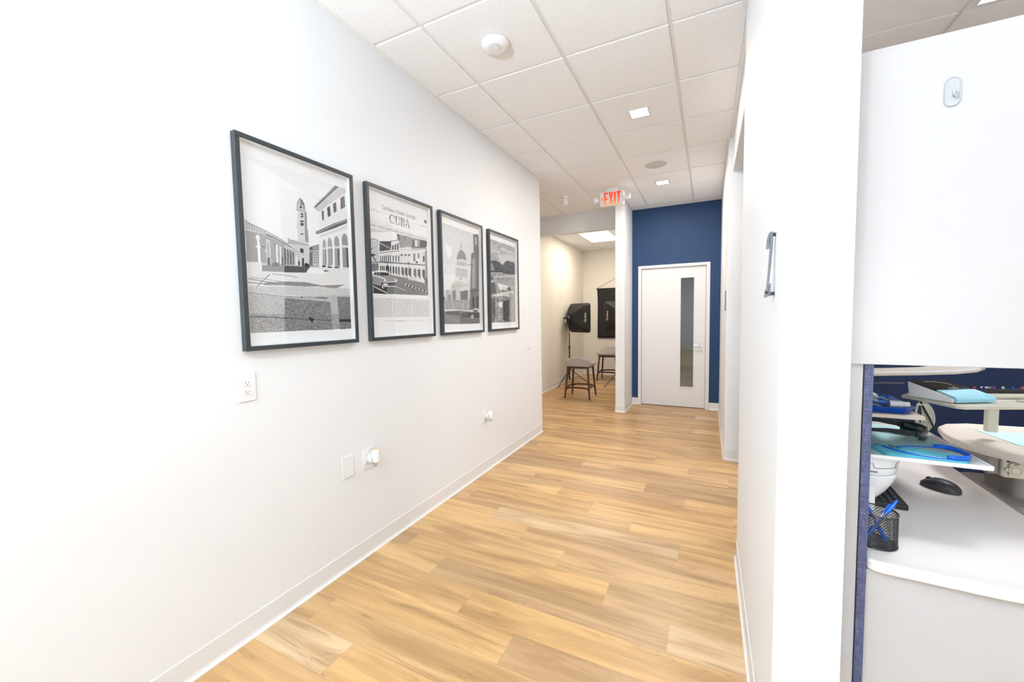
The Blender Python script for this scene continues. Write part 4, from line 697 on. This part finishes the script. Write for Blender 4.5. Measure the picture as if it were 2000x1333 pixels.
def keyboard():
    t = empty('keyboard', (.508, 1.86, CT), 'black keyboard on the desk behind the pen cup', 'keyboard', rz=math.radians(-3)); w_, l_ = .076, .225
    MB().prism(rrect(-w_, w_, -l_, l_, .006), .001, .016, 2).build('keyboard_base', BLACKP, t, local=True, bev=.002)
    b = MB(); s = .019
    for i in range(7):
        y = -l_ + .012; 
        for j in range(22):
            b.box(-w_ + .008 + i * .0198, -w_ + .008 + i * .0198 + .0172, y + j * .0192, y + j * .0192 + .0166, .0155, .0195)
    b.build('keys', GREYP, t, local=True, bev=.001, seg=1)
    b = MB()
    for i, j in ((6, 1), (6, 2), (6, 3), (6, 4), (5, 1), (5, 2), (5, 3), (4, 1), (4, 2), (3, 1), (3, 2), (6, 5), (6, 6), (5, 4), (4, 3)): b.box(-w_ + .014 + i * .0198, -w_ + .016 + i * .0198, -l_ + .017 + j * .0192, -l_ + .021 + j * .0192, .0196, .0198)
    b.build('legends', mat('white_legend', (.6, .6, .6), .6, bump=.01), t, local=True)
keyboard()
# mesh pen cup and pens
def cup():
    cx, cy, r, h = .4145, 1.372, .0445, .088; t = empty('pen_cup', (cx, cy, CT), 'black wire mesh pen cup at the left front of the desk', 'pen cup'); z0 = CT + .001
    b = MB(); n = 40; rows = 20
    for k in range(n):
        for s in (-1, 1):
            pts = []
            for j in range(rows + 1):
                a = 2 * PI * (k + .5 * s * (j % 2) * 1.0) / n; pts.append((cx + r * math.cos(a), cy + r * math.sin(a), z0 + .003 + (h - .006) * j / rows))
            b.tube(pts, .00085, 4)
    b.build('mesh_wall', BLACKP, t, fix=False)
    b = MB(); b.tube([(cx + r * math.cos(a), cy + r * math.sin(a), z0 + h) for a in [2 * PI * i / 48 for i in range(48)]], .0022, 8, True); b.build('rim', BLACKP, t, smooth=True)
    b = MB(); b.tube([(cx + r * math.cos(a), cy + r * math.sin(a), z0 + .002) for a in [2 * PI * i / 48 for i in range(48)]], .0022, 8, True).lathe([(0, .001), (r, .001), (r, .003), (0, .003)], (cx, cy, z0), 40); b.build('base', BLACKP, t, smooth=True)
    def pen(a, c, label):
        a = Vector(a); c = Vector(c); d = (c - a).normalized(); L = .138; p = lambda s: a + d * s
        e = empty('ballpoint_pen', a, label, 'pen', 'blue pens in the mesh cup')
        MB().tube([p(.018), p(.095)], .0046, 12).build('barrel', CLEAR, e, smooth=True); MB().tube([p(.012), p(.092)], .0016, 6).build('ink_tube', SBLUE, e)
        MB().tube([p(0), p(.008), p(.012)], .0012, 8, taper=.004).build('tip', CHROME2, e)
        MB().tube([p(.010), p(.046)], .0052, 12).build('grip', SBLUE, e, smooth=True); MB().tube([p(.094), p(.124)], .0054, 12).tube([p(.124), p(.138)], .0034, 10).build('cap_end', SBLUE, e, smooth=True)
        sd_ = d.cross(Vector((0, 1, 0))).normalized() * .0068; MB().tube([p(.120) + sd_, p(.085) + sd_], .0017, 6).build('clip', SBLUE, e)
    pen((cx - .002, cy + .030, z0 + .006), (cx + .022, cy - .033, z0 + .10), 'blue pen leaning right with its cap end over the cup rim') if False else None
    pen((cx + .024, cy - .010, z0 + .006), (cx - .026, cy - .012, z0 + .107), 'clear blue pen leaning left in the mesh cup, cap end at the top left')
    pen((cx - .028, cy - .012, z0 + .006), (cx + .030, cy + .012, z0 + .090), 'clear blue pen leaning right in the mesh cup, cap end over the right rim')
    pen((cx - .012, cy + .022, z0 + .006), (cx - .028, cy + .014, z0 + .09), 'blue pen standing at the left side inside the mesh cup')
cup()
# ---- dental unit: arm head, tray table, shelves
WH = mat('white_gloss_plastic', (.86, .86, .85), .22, coat=.3, bump=.01)
SEAMM = mat('seam_grey', (.16, .16, .15), .6, bump=.02)
c_ = (.462, 1.66, 0)
t = empty('articulated_arm', (c_[0], c_[1], CT), 'white rounded support arm joint under the instrument tray', 'tray support')
MB().lathe([(0, .783), (.032, .783), (.040, .790), (.060, .817), (.077, .850), (.083, .872), (.080, .876), (0, .876)], c_, 48).build('lower_bowl', WH, t, smooth=True)
MB().lathe([(0, .877), (.078, .877), (.082, .882), (.086, .905), (.088, .925), (.084, .936), (0, .9385)], c_, 48).build('joint_collar', WH, t, smooth=True)
MB().box(.452, .478, 1.590, 1.622, CT + .0005, .86).build('stem', WH, t, bev=.004)
b = MB()
b.tube([(c_[0] + .0872 * math.cos(a), c_[1] + .0872 * math.sin(a), z) for a, z in [(math.radians(-95 + 3 * i), .918 if i < 3 or i > 17 else .903) for i in range(26)]], .0008, 5)
b.prism(rrect(c_[0] - .004, c_[0] + .014, .889, .892, .0014, 3), c_[1] - .0865, c_[1] - .083, 1); b.build('seam_line', SEAMM, t)
MB().lathe([(0, .0), (.062, 0), (.066, .003), (.062, .006), (0, .006)], (c_[0], c_[1], .8735), 40).build('gasket', SEAMM, t, smooth=True)
# instrument tray
TZ = .95
t = empty('instrument_tray', (.56, 1.78, TZ - .014), 'white rectangular instrument tray with a raised lip above the desk', 'tray')
b = MB(); b.prism(rrect(.374, .717, 1.548, 2.02, [.008, .02, .02, .035]), TZ - .010, TZ - .002, 2); b.build('tray_plate', WH, t, bev=.003, seg=3)
rim = [Vector((p[0], p[1], TZ - .001)) for p in rrect(.377, .714, 1.551, 2.017, [.008, .02, .02, .032])]; b = MB(); b.tube(rim, .0042, 8, True); b.build('lip', WH, t, smooth=True)
mt = MB().prism([(.385, 1.565), (.46, 1.552 + .01), (.56, 1.60), (.683, 1.735), (.688, 1.90), (.66, 1.975), (.40, 1.98)], TZ - .0018, TZ - .0003, 2).build('tray_liner', TEAL); tag(mt, 'pale aqua liner sheet lying in the white instrument tray', 'tray liner')
def bib():
    b = MB()
    for k, dz in enumerate((.0, .0022, .0044)):
        o = .003 * k; q = [(.486 + o, 1.560 - .001 * k), (.668 - o, 1.558 - .5 * o), (.690 - o, 1.600), (.60, 1.660), (.470 + o, 1.672)]
        b.prism(q, TZ + dz, TZ + dz + .0016, 2)
    o_ = b.build('paper_bib', BIB, bev=.0006); tag(o_, 'folded bright aqua paper bib under the blue strap', 'paper bib')
    s = MB()
    for i in range(42):
        x = .492 + i * .0043; s.tube([(x, 1.5615, TZ + .0063), (x + .010, 1.60, TZ + .0064), (x - .004, 1.650 if x > .50 else 1.655, TZ + .0064)], .00042, 4)
    s.build('embossed_ribs', mat('aqua_rib', (.30, .80, .92), .8, bump=.02), o_)
bib()
def chain():
    t = empty('bib_strap', (.60, 1.60, TZ + .008), 'blue silicone bib holder strap with metal clips on the tray', 'bib strap'); z = TZ + .0105
    pts = [(.540, 1.640), (.565, 1.655), (.60, 1.668), (.640, 1.672), (.665, 1.668)]
    MB().tube([(x, y, z) for x, y in pts], .0022, 8).build('cord', SBLUE, t, smooth=True)
    pts = [(.500, 1.630), (.520, 1.600), (.545, 1.575), (.575, 1.558), (.605, 1.553), (.632, 1.556)]
    MB().tube([(x, y, z) for x, y in pts], .0022, 8).build('cord', SBLUE, t, smooth=True)
    band = [(.622, 1.5545), (.640, 1.556), (.660, 1.560), (.676, 1.572), (.6845, 1.592), (.686, 1.615), (.682, 1.640), (.672, 1.660), (.655, 1.672), (.636, 1.674)]
    P = []; F = []; n = len(band)
    for i, (x, y) in enumerate(band):
        h = .0065 if 0 < i < n - 1 else .005
        P += [(x, y, z - h + .004), (x, y, z + h + .005)]
    F = [(2 * i, 2 * i + 2, 2 * i + 3, 2 * i + 1) for i in range(n - 1)]; b = MB(); b.add(P, F); b.build('neck_band', SBLUE, t, solid=.0035, fix=False, smooth=True, sub=0)
    for (x, y, a) in ((.530, 1.628, -35), (.486, 1.640, 20)):
        d = Vector((math.cos(math.radians(a)), math.sin(math.radians(a)), 0)); s = Vector((-d.y, d.x, 0)); p = Vector((x, y, z))
        b = MB(); b.bar(p - d * .014 + Vector((0, 0, .0035)), p + d * .012 + Vector((0, 0, .001)), .007, .0012, .005, .0012, side=s).bar(p - d * .014 - Vector((0, 0, .003)), p + d * .012 - Vector((0, 0, .0005)), .007, .0012, .005, .0012, side=s).tube([p - s * .004 , p + s * .004], .0016, 8); b.build('alligator_clip', CHROME2, t)
chain()
def glasses():
    t = empty('safety_glasses', (.60, 1.80, TZ + .002), 'black wraparound safety glasses on the tray liner', 'glasses'); LENS = mat('smoke_lens', (.02, .03, .035), .06, coat=.6, trans=.35, bump=.0)
    # wraparound front: arc in plan from lower right hinge to upper left hinge
    def arcp(s): # s 0..1
        a = math.radians(-62 + 124 * s); return Vector((.585 + .075 * math.cos(a), 1.800 + .078 * math.sin(a), 0))
    n = 24; P = []; F = []
    for i in range(n + 1):
        s = i / n; q = arcp(s); nose = math.exp(-((s - .5) / .07) ** 2); hgt = .040 * (1 - .55 * abs(2 * s - 1) ** 3); lo = TZ + .003 + .012 * nose + .012 * abs(2 * s - 1) ** 3; hi = TZ + .003 + .042
        for k in range(5): v = k / 4; bow = .006 * math.sin(PI * v); dirv = Vector((q.x - .585, q.y - 1.8, 0)).normalized(); P.append(q + dirv * bow + Vector((0, 0, lo + (hi - lo) * v)))
    for i in range(n):
        for k in range(4): F.append((i * 5 + k, (i + 1) * 5 + k, (i + 1) * 5 + k + 1, i * 5 + k + 1))
    b = MB(); b.add(P, F); b.build('wrap_lens', LENS, t, solid=.0022, smooth=True, fix=False)
    b = MB(); b.tube([arcp(i / n) + Vector((0, 0, TZ + .046)) for i in range(n + 1)], .0032, 8); b.build('brow_bar', BLACKP, t, smooth=True)
    for s, e in ((0, Vector((.478, 1.765, TZ + .028))), (1, Vector((.505, 1.90, TZ + .038)))):
        q = arcp(s) + Vector((0, 0, TZ + .034)); b = MB(); mid = q.lerp(e, .5) + Vector((0, 0, .004))
        P = []
        for k, (pt, h) in enumerate(((q, .016), (q.lerp(mid, .4), .017), (mid, .014), (mid.lerp(e, .6), .010), (e, .007))): P += [pt - Vector((0, 0, h / 2)), pt + Vector((0, 0, h / 2))]
        b.add(P, [(2 * i, 2 * i + 2, 2 * i + 3, 2 * i + 1) for i in range(4)]); b.build('temple_arm', BLACKP, t, solid=.003, fix=False)
        b = MB(); b.box(q.x - .006, q.x + .006, q.y - .005, q.y + .005, q.z - .010, q.z + .010); b.build('hinge', BLACKP, t, bev=.002)
glasses()
# lower shelf with blue tray of supplies
t = empty('accessory_shelf', (.47, 1.75, 1.055), 'small ivory shelf under the blue supply tray', 'shelf', 'ivory shelves of the dental unit')
b = MB(); b.prism(rrect(.372, .590, 1.60, 2.05, [.006, .02, .02, .02]), 1.0565, 1.0685, 2); b.build('shelf_plate', BEIGE, t, bev=.003)
MB().box(.375, .40, 2.026, 2.046, CT + .0005, 1.056).build('post', BEIGE, t, bev=.003)
def supply():
    z = 1.0695; t = empty('supply_tray', (.47, 1.72, z), 'dark blue open plastic tray of packaged supplies on the small shelf', 'tray')
    ins = [(.380, 1.625), (.545, 1.625), (.568, 1.65), (.568, 1.83), (.380, 1.83)]; out = [(.374, 1.615), (.553, 1.615), (.582, 1.648), (.582, 1.845), (.374, 1.845)]
    P = [(x, y, z + .001) for x, y in ins] + [(x, y, z + .018) for x, y in out]; n = 5; b = MB(); b.add(P, [tuple(range(5))] + [(i, (i + 1) % n, n + (i + 1) % n, n + i) for i in range(n)]); b.build('tray_body', TBLUE, t, solid=.002)
    PK = mat('clear_packaging', (.62, .80, .88), .15, trans=.45, bump=.6, bscale=60)
    for i, (x, y, a, c, h, lb) in enumerate(((.44, 1.68, 8, .060, .016, 'crinkled clear packet lying lowest in the blue supply tray'), (.45, 1.73, -6, .058, .030, 'pale blue crinkled packet lying on top in the blue supply tray'), (.50, 1.78, 15, .045, .022, 'pale blue packet at the back of the blue supply tray'))):
        ca, sa = math.cos(math.radians(a)), math.sin(math.radians(a))
        def f(u, v): 
            p = (u - .5) * 2 * c; q = (v - .5) * .075; zz = z + h + .004 * math.sin(u * 17 + i) * math.cos(v * 13) - .004 * abs(2 * u - 1) ** 4
            return (x + p * ca - q * sa, y + p * sa + q * ca, zz)
        o = MB().grid(f, 16, 10).build('supply_packet', PK, solid=.004, smooth=True, fix=False); tag(o, lb, 'packet', 'packets in the blue supply tray')
    o = MB().lathe([(0, -.022), (.011, -.022), (.011, .010), (.009, .012), (.009, .026), (0, .026)], (.545, 1.66, z + .022), 20, 0).build('white_tube', WH, smooth=True); tag(o, 'short white capped tube at the right end of the blue supply tray', 'tube')
    o = MB().prism([(.40, z + .018), (.450, z + .020), (.440, z + .050), (.428, z + .062), (.412, z + .050)], 1.822, 1.826, 1).build('paper_pouch', mat('white_paper', (.72, .78, .78), .8, bump=.05)); tag(o, 'white paper pouch standing at the back of the blue supply tray', 'pouch')
supply()
# upper shelf turned diagonal, with apex locator
def upshelf():
    z = 1.10; t = empty('accessory_shelf', (.86, 1.88, z - .01), 'ivory shelf holding the black topped dental device', 'shelf', 'ivory shelves of the dental unit')
    b = MB(); b.prism([(.598, 1.800), (.612, 1.775), (.672, 1.650), (.690, 1.642), (1.15, 1.83), (1.15, 2.08), (.655, 1.885)], z - .010, z, 2); b.build('shelf_plate', BEIGE2, t, bev=.003)
    MB().prism(rrect(.960, .992, 2.14, 2.165, .004), .92, z - .0105, 2).build('post', BEIGE2, t, bev=.002)
    MB().prism([(.86, 1.93), (.99, 1.98), (.99, 2.17), (.95, 2.17)], z - .022, z - .0105, 2).build('bracket', BEIGE2, t)
    d = empty('apex_locator', (.70, 1.74, z), 'dental device with black sloping top and pale blue front cover on the ivory shelf', 'dental device')
    a = Vector((.180, .074, 0)).normalized(); s = Vector((-a.y, a.x, 0)); o = Vector((.605, 1.712, z + .0008))
    ax = Vector((.90, -.42, 0)).normalized(); ax = a; 
    def P3(l, w_, h): return o + ax * l + s * w_ + Vector((0, 0, h))
    # body runs along -s(front) ; length in direction toward lower right
    L = .165; W = .10
    u = Vector((.42, -.55, 0)).normalized(); v = Vector((.88, .47, 0)).normalized(); o = Vector((.608, 1.775, z + .0008))
    Q = lambda l, w_, h: o + u * l + v * w_ + Vector((0, 0, h))
    prof = [(0, .0), (.012, .046), (.075, .030), (.115, .018), (.118, .0)]
    return d, Q, z
d, Q, sz = upshelf()
def devbody(name, prof, w0, w1, m, par, bev=.003):
    b = MB(); n = len(prof); P = [Q(l, w0, h) for l, h in prof] + [Q(l, w1, h) for l, h in prof]
    b.add(P, [tuple(range(n))[::-1], tuple(range(n, 2 * n))] + [(i, (i + 1) % n, n + (i + 1) % n, n + i) for i in range(n)]); return b.build(name, m, par, bev=bev)
devbody('body', [(0, 0), (-.006, .050), (.075, .028), (.118, .012), (.114, 0)], 0, .125, WH, d)
devbody('black_top', [(-.002, .0505), (-.003, .0525), (.074, .0315), (.074, .0290)], .001, .124, BLACKP, d, .0006)
devbody('front_cover', [(.072, .0300), (.073, .0345), (.118, .0205), (.126, .012), (.124, .002), (.119, .002), (.117, .014)], .003, .128, mat('powder_blue_plastic', (.33, .68, .82), .4, bump=.02), d, .0015)
b = MB(); pts = []
for i in range(20):
    a = math.radians(200 - i * 9.5); l = .036 + .026 * math.cos(a); w_ = .052 + .045 * math.sin(a); pts.append(Q(l, w_, .0525 - (l + .003) * .2727 + .0008))
b.tube(pts, .0008, 5); b.build('printed_arc', mat('light_grey_print', (.6, .6, .62), .5, bump=.01), d)
b = MB()
for k in range(4):
    for w_ in (.085,): b.add([Q(.058, .060 + k * .008, .0367), Q(.063, .060 + k * .008, .0353), Q(.063, .066 + k * .008, .0353), Q(.058, .066 + k * .008, .0367)], [(0, 1, 2, 3)])
b.build('printed_mark', PLAST, d, solid=.0006, fix=False)
def block(z):
    t = empty('instrument_holder', (.92, 1.86, z), 'thin black strip of coloured instruments at the right of the ivory shelf', 'instrument holder')
    MB().bar((.80, 1.862, z + .018), (1.02, 1.935, z + .016), .012, .03, side=(0, 0, 1)).build('black_strip', BLACKP, t)
    MB().prism([(.80, 1.80), (1.08, 1.90), (1.06, 1.965), (.785, 1.865)], z + .0005, z + .011, 2).build('base_block', BEIGE2, t, bev=.003)
    cols = [(.6, .02, .08), (.02, .05, .5), (.25, .05, .4), (.7, .7, .75), (.02, .05, .5), (.6, .1, .2), (.7, .7, .75), (.02, .2, .5)]
    for i, c in enumerate(cols):
        k = i / len(cols); x = .802 + .21 * k; y = 1.865 + .07 * k
        MB().lathe([(0, 0), (.0035, 0), (.0035, .006), (0, .006)], (x, y, z + .024), 10).build('coloured_cap', mat('cap_colour_%d' % i, c, .4, bump=.01), t)
block(sz)
# bundled tubing hanging from the shelf
def bundle():
    t = empty('cable_bundle', (.665, 1.86, .96), 'coiled bundle of cream tubing hanging under the ivory shelf', 'cable bundle'); b = MB(); rs = random.Random(3)
    for k in range(6):
        ox, w_, h0 = .668 + k * .0025, .010 + k * .0030, .100 + rs.uniform(-.008, .008)
        pts = [(ox + w_ * math.sin(a) + .012 * (1 - math.cos(a)) / 2 * (k * .25), 1.862 + k * .003 + .004 * math.sin(a), 1.066 - h0 * (1 - math.cos(a)) / 2) for a in [2 * PI * i / 28 for i in range(28)]]
        b.tube(pts, .0028, 8, True)
    b.build('tubing', CABLE, t, smooth=True)
    MB().tube([(.664, 1.860, 1.088), (.672, 1.858, 1.06), (.695, 1.858, 1.01), (.712, 1.86, .965)], .0028, 8).build('black_cable', BLACKP, t, smooth=True)
    MB().tube([(.660, 1.853, 1.060), (.678, 1.850, 1.062), (.688, 1.866, 1.060), (.672, 1.878, 1.058)], .003, 8, True).build('cable_tie', WH, t, smooth=True)
bundle()
cb = MB().tube([(.606, 1.80, 1.14), (.585, 1.90, 1.125), (.55, 2.02, 1.10), (.528, 2.085, 1.05), (.522, 2.11, .95), (.52, 2.12, .80)], .0018, 6).build('device_cable', BLACKP, smooth=True); tag(cb, 'thin black cable running down left from the dental device', 'cable')
cb = MB().tube([(.86, 1.78, 1.1042), (.93, 1.80, 1.1042), (1.0, 1.785, 1.1045), (1.045, 1.77, 1.105), (1.075, 1.74, 1.085), (1.12, 1.68, 1.04)], .0035, 8).build('handpiece_hose', CABLE, smooth=True); tag(cb, 'cream hose running off the right side of the ivory shelf', 'hose')
# delivery unit: large moulded tray, console, arm
def delivery():
    z = .90; t = empty('delivery_unit', (1.1, 2.12, .60), 'large beige dental delivery unit with moulded tray and control console', 'dental unit')
    pts = [(.846, 2.16), (.842, 2.10), (.850, 2.03), (.880, 1.965), (.935, 1.905), (1.02, 1.86), (1.15, 1.84), (1.38, 1.86), (1.46, 1.94), (1.47, 2.30), (1.40, 2.37), (1.20, 2.385), (1.0, 2.37), (.92, 2.33), (.87, 2.26)]
    n = len(pts); cx, cy = sum(p[0] for p in pts) / n, sum(p[1] for p in pts) / n; P = []
    for s, h in ((.93, -.030), (.985, -.026), (1.0, -.016), (1.0, -.004), (.99, 0), (.965, -.003), (.93, -.010), (.90, -.011)): P += [(cx + (x - cx) * s, cy + (y - cy) * s, z + h) for x, y in pts]
    F = []
    for k in range(7):
        for i in range(n): j = (i + 1) % n; F.append((k * n + i, k * n + j, (k + 1) * n + j, (k + 1) * n + i))
    F += [tuple(range(n))[::-1], tuple(range(7 * n, 8 * n))]; b = MB(); b.add(P, F); b.build('moulded_tray', BEIGE, t, smooth=True)
    MB().prism([(1.00, 2.30), (1.02, 2.10), (1.07, 2.00), (1.13, 1.965), (1.38, 1.965), (1.38, 2.30)], z - .0105, z - .0085, 2).build('tray_mat', TEAL, t)
    MB().box(.935, 1.36, 1.985, 2.24, .795, .869).build('console', BEIGE2, t, bev=.010, seg=3)
    MB().box(.903, .935, 2.00, 2.22, .80, .869).build('console_side', GREIGE, t, bev=.006)
    kb = MB(); kb.lathe([(0, -.012), (.018, -.012), (.0195, -.008), (.0195, 0), (0, 0)], (.962, 1.983, .828), 32, 1)
    for i in range(6): a = PI / 3 * i; kb.lathe([(0, -.009), (.006, -.009), (.0065, 0), (0, 0)], (.962 + .019 * math.cos(a), 1.983, .828 + .019 * math.sin(a)), 14, 1)
    kn = kb.build('control_knob', BEIGE2, t, smooth=True); MB().tube([(.962 + .0125 * math.cos(a), 1.9706, .828 + .0125 * math.sin(a)) for a in [2 * PI * i / 24 for i in range(24)]], .0007, 5, True).build('knob_ring', SEAMM, kn)
    kb = MB(); kb.lathe([(0, -.010), (.014, -.010), (.015, 0), (0, 0)], (1.035, 1.983, .822), 28, 1); kn = kb.build('control_knob', BEIGE2, t, smooth=True)
    for x in (.957, 1.010, 1.063):
        s = MB().box(x - .013, x + .013, 1.980, 1.990, .853, .866).build('switch_bezel', GREYP, t, bev=.001); MB().box(x - .009, x + .009, 1.977, 1.981, .856, .863).build('switch_rocker', mat('switch_grey', (.30, .28, .25), .4, bump=.02), s, bev=.001)
    b = MB(); b.prism(rrect(.985, 1.25, 2.02, 2.22, .03), .70, .795, 2); b.build('arm_neck', GREIGE, t, bev=.01)
    P = []; F = []; prof = [(.90, .70, .86), (.90, .745, .80), (1.0, .70, .98), (1.0, .64, .94), (1.0, .60, .90)]
    b = MB(); pl = rrect(.94, 1.20, 1.95, 2.32, .07, 6); m = len(pl); ccx, ccy = 1.07, 2.13
    for s, h, sh in ((.80, .600, .02), (.93, .603, .015), (1.0, .625, .01), (1.02, .675, 0), (.97, .705, -.01), (.80, .715, -.015), (.3, .718, -.02)): P += [(ccx + (x - ccx) * s + sh, ccy + (y - ccy) * s, h) for x, y in pl]
    for k in range(6):
        for i in range(m): j = (i + 1) % m; F.append((k * m + i, k * m + j, (k + 1) * m + j, (k + 1) * m + i))
    F += [tuple(range(m))[::-1], tuple(range(6 * m, 7 * m))]; b.add(P, F); b.build('arm_housing', GREIGE, t, smooth=True)
    b = MB(); b.prism(rrect(1.06, 1.16, 2.10, 2.20, .02), .05, .602, 2).prism(rrect(.95, 1.35, 1.98, 2.35, .08), 0, .05, 2); b.build('pedestal', GREIGE, t, bev=.01)
delivery()
# rounded upper tray seen just under the cabinet
def uptray():
    z = 1.19; t = empty('overhead_shelf', (.56, 1.72, z), 'rounded ivory tray just under the white upper cabinet', 'tray')
    pts = [(.372, 1.600), (.47, 1.640), (.60, 1.700), (.72, 1.770), (.80, 1.845), (.855, 1.93), (.86, 1.99), (.82, 2.01), (.76, 1.98), (.66, 1.87), (.54, 1.80), (.372, 1.74)]
    b = MB(); b.prism(pts, z - .010, z, 2); b.build('tray_plate', BEIGE, t, bev=.004, seg=3)
    b = MB(); b.tube([(x, y, z + .001) for x, y in pts[:8]], .004, 8); b.build('raised_edge', WH, t, smooth=True)
    MB().box(.3685, .385, 1.62, 1.72, z - .05, z - .0105).build('bracket', BEIGE, t)
uptray()
# navy fabric stool base edge on the operatory floor
t = empty('operator_stool', (1.96, 3.80, 0), 'grey green rounded stool base on the floor at the right edge', 'stool')
MB().lathe([(0, 0), (.26, 0), (.28, .02), (.26, .045), (.10, .07), (.05, .09), (0, .09)], (2.02, 3.72, 0), 40).build('base_plate', mat('grey_green_plastic', (.26, .27, .22), .5, bump=.03), t, smooth=True)
MB().tube([(2.02, 3.72, .088), (2.02, 3.72, .42)], .028, 16).build('column', CHROME, t, smooth=True)
MB().lathe([(0, .42), (.16, .42), (.18, .44), (.185, .48), (.16, .505), (0, .51)], (2.02, 3.72, 0), 40).build('seat', BLACKP, t, smooth=True)
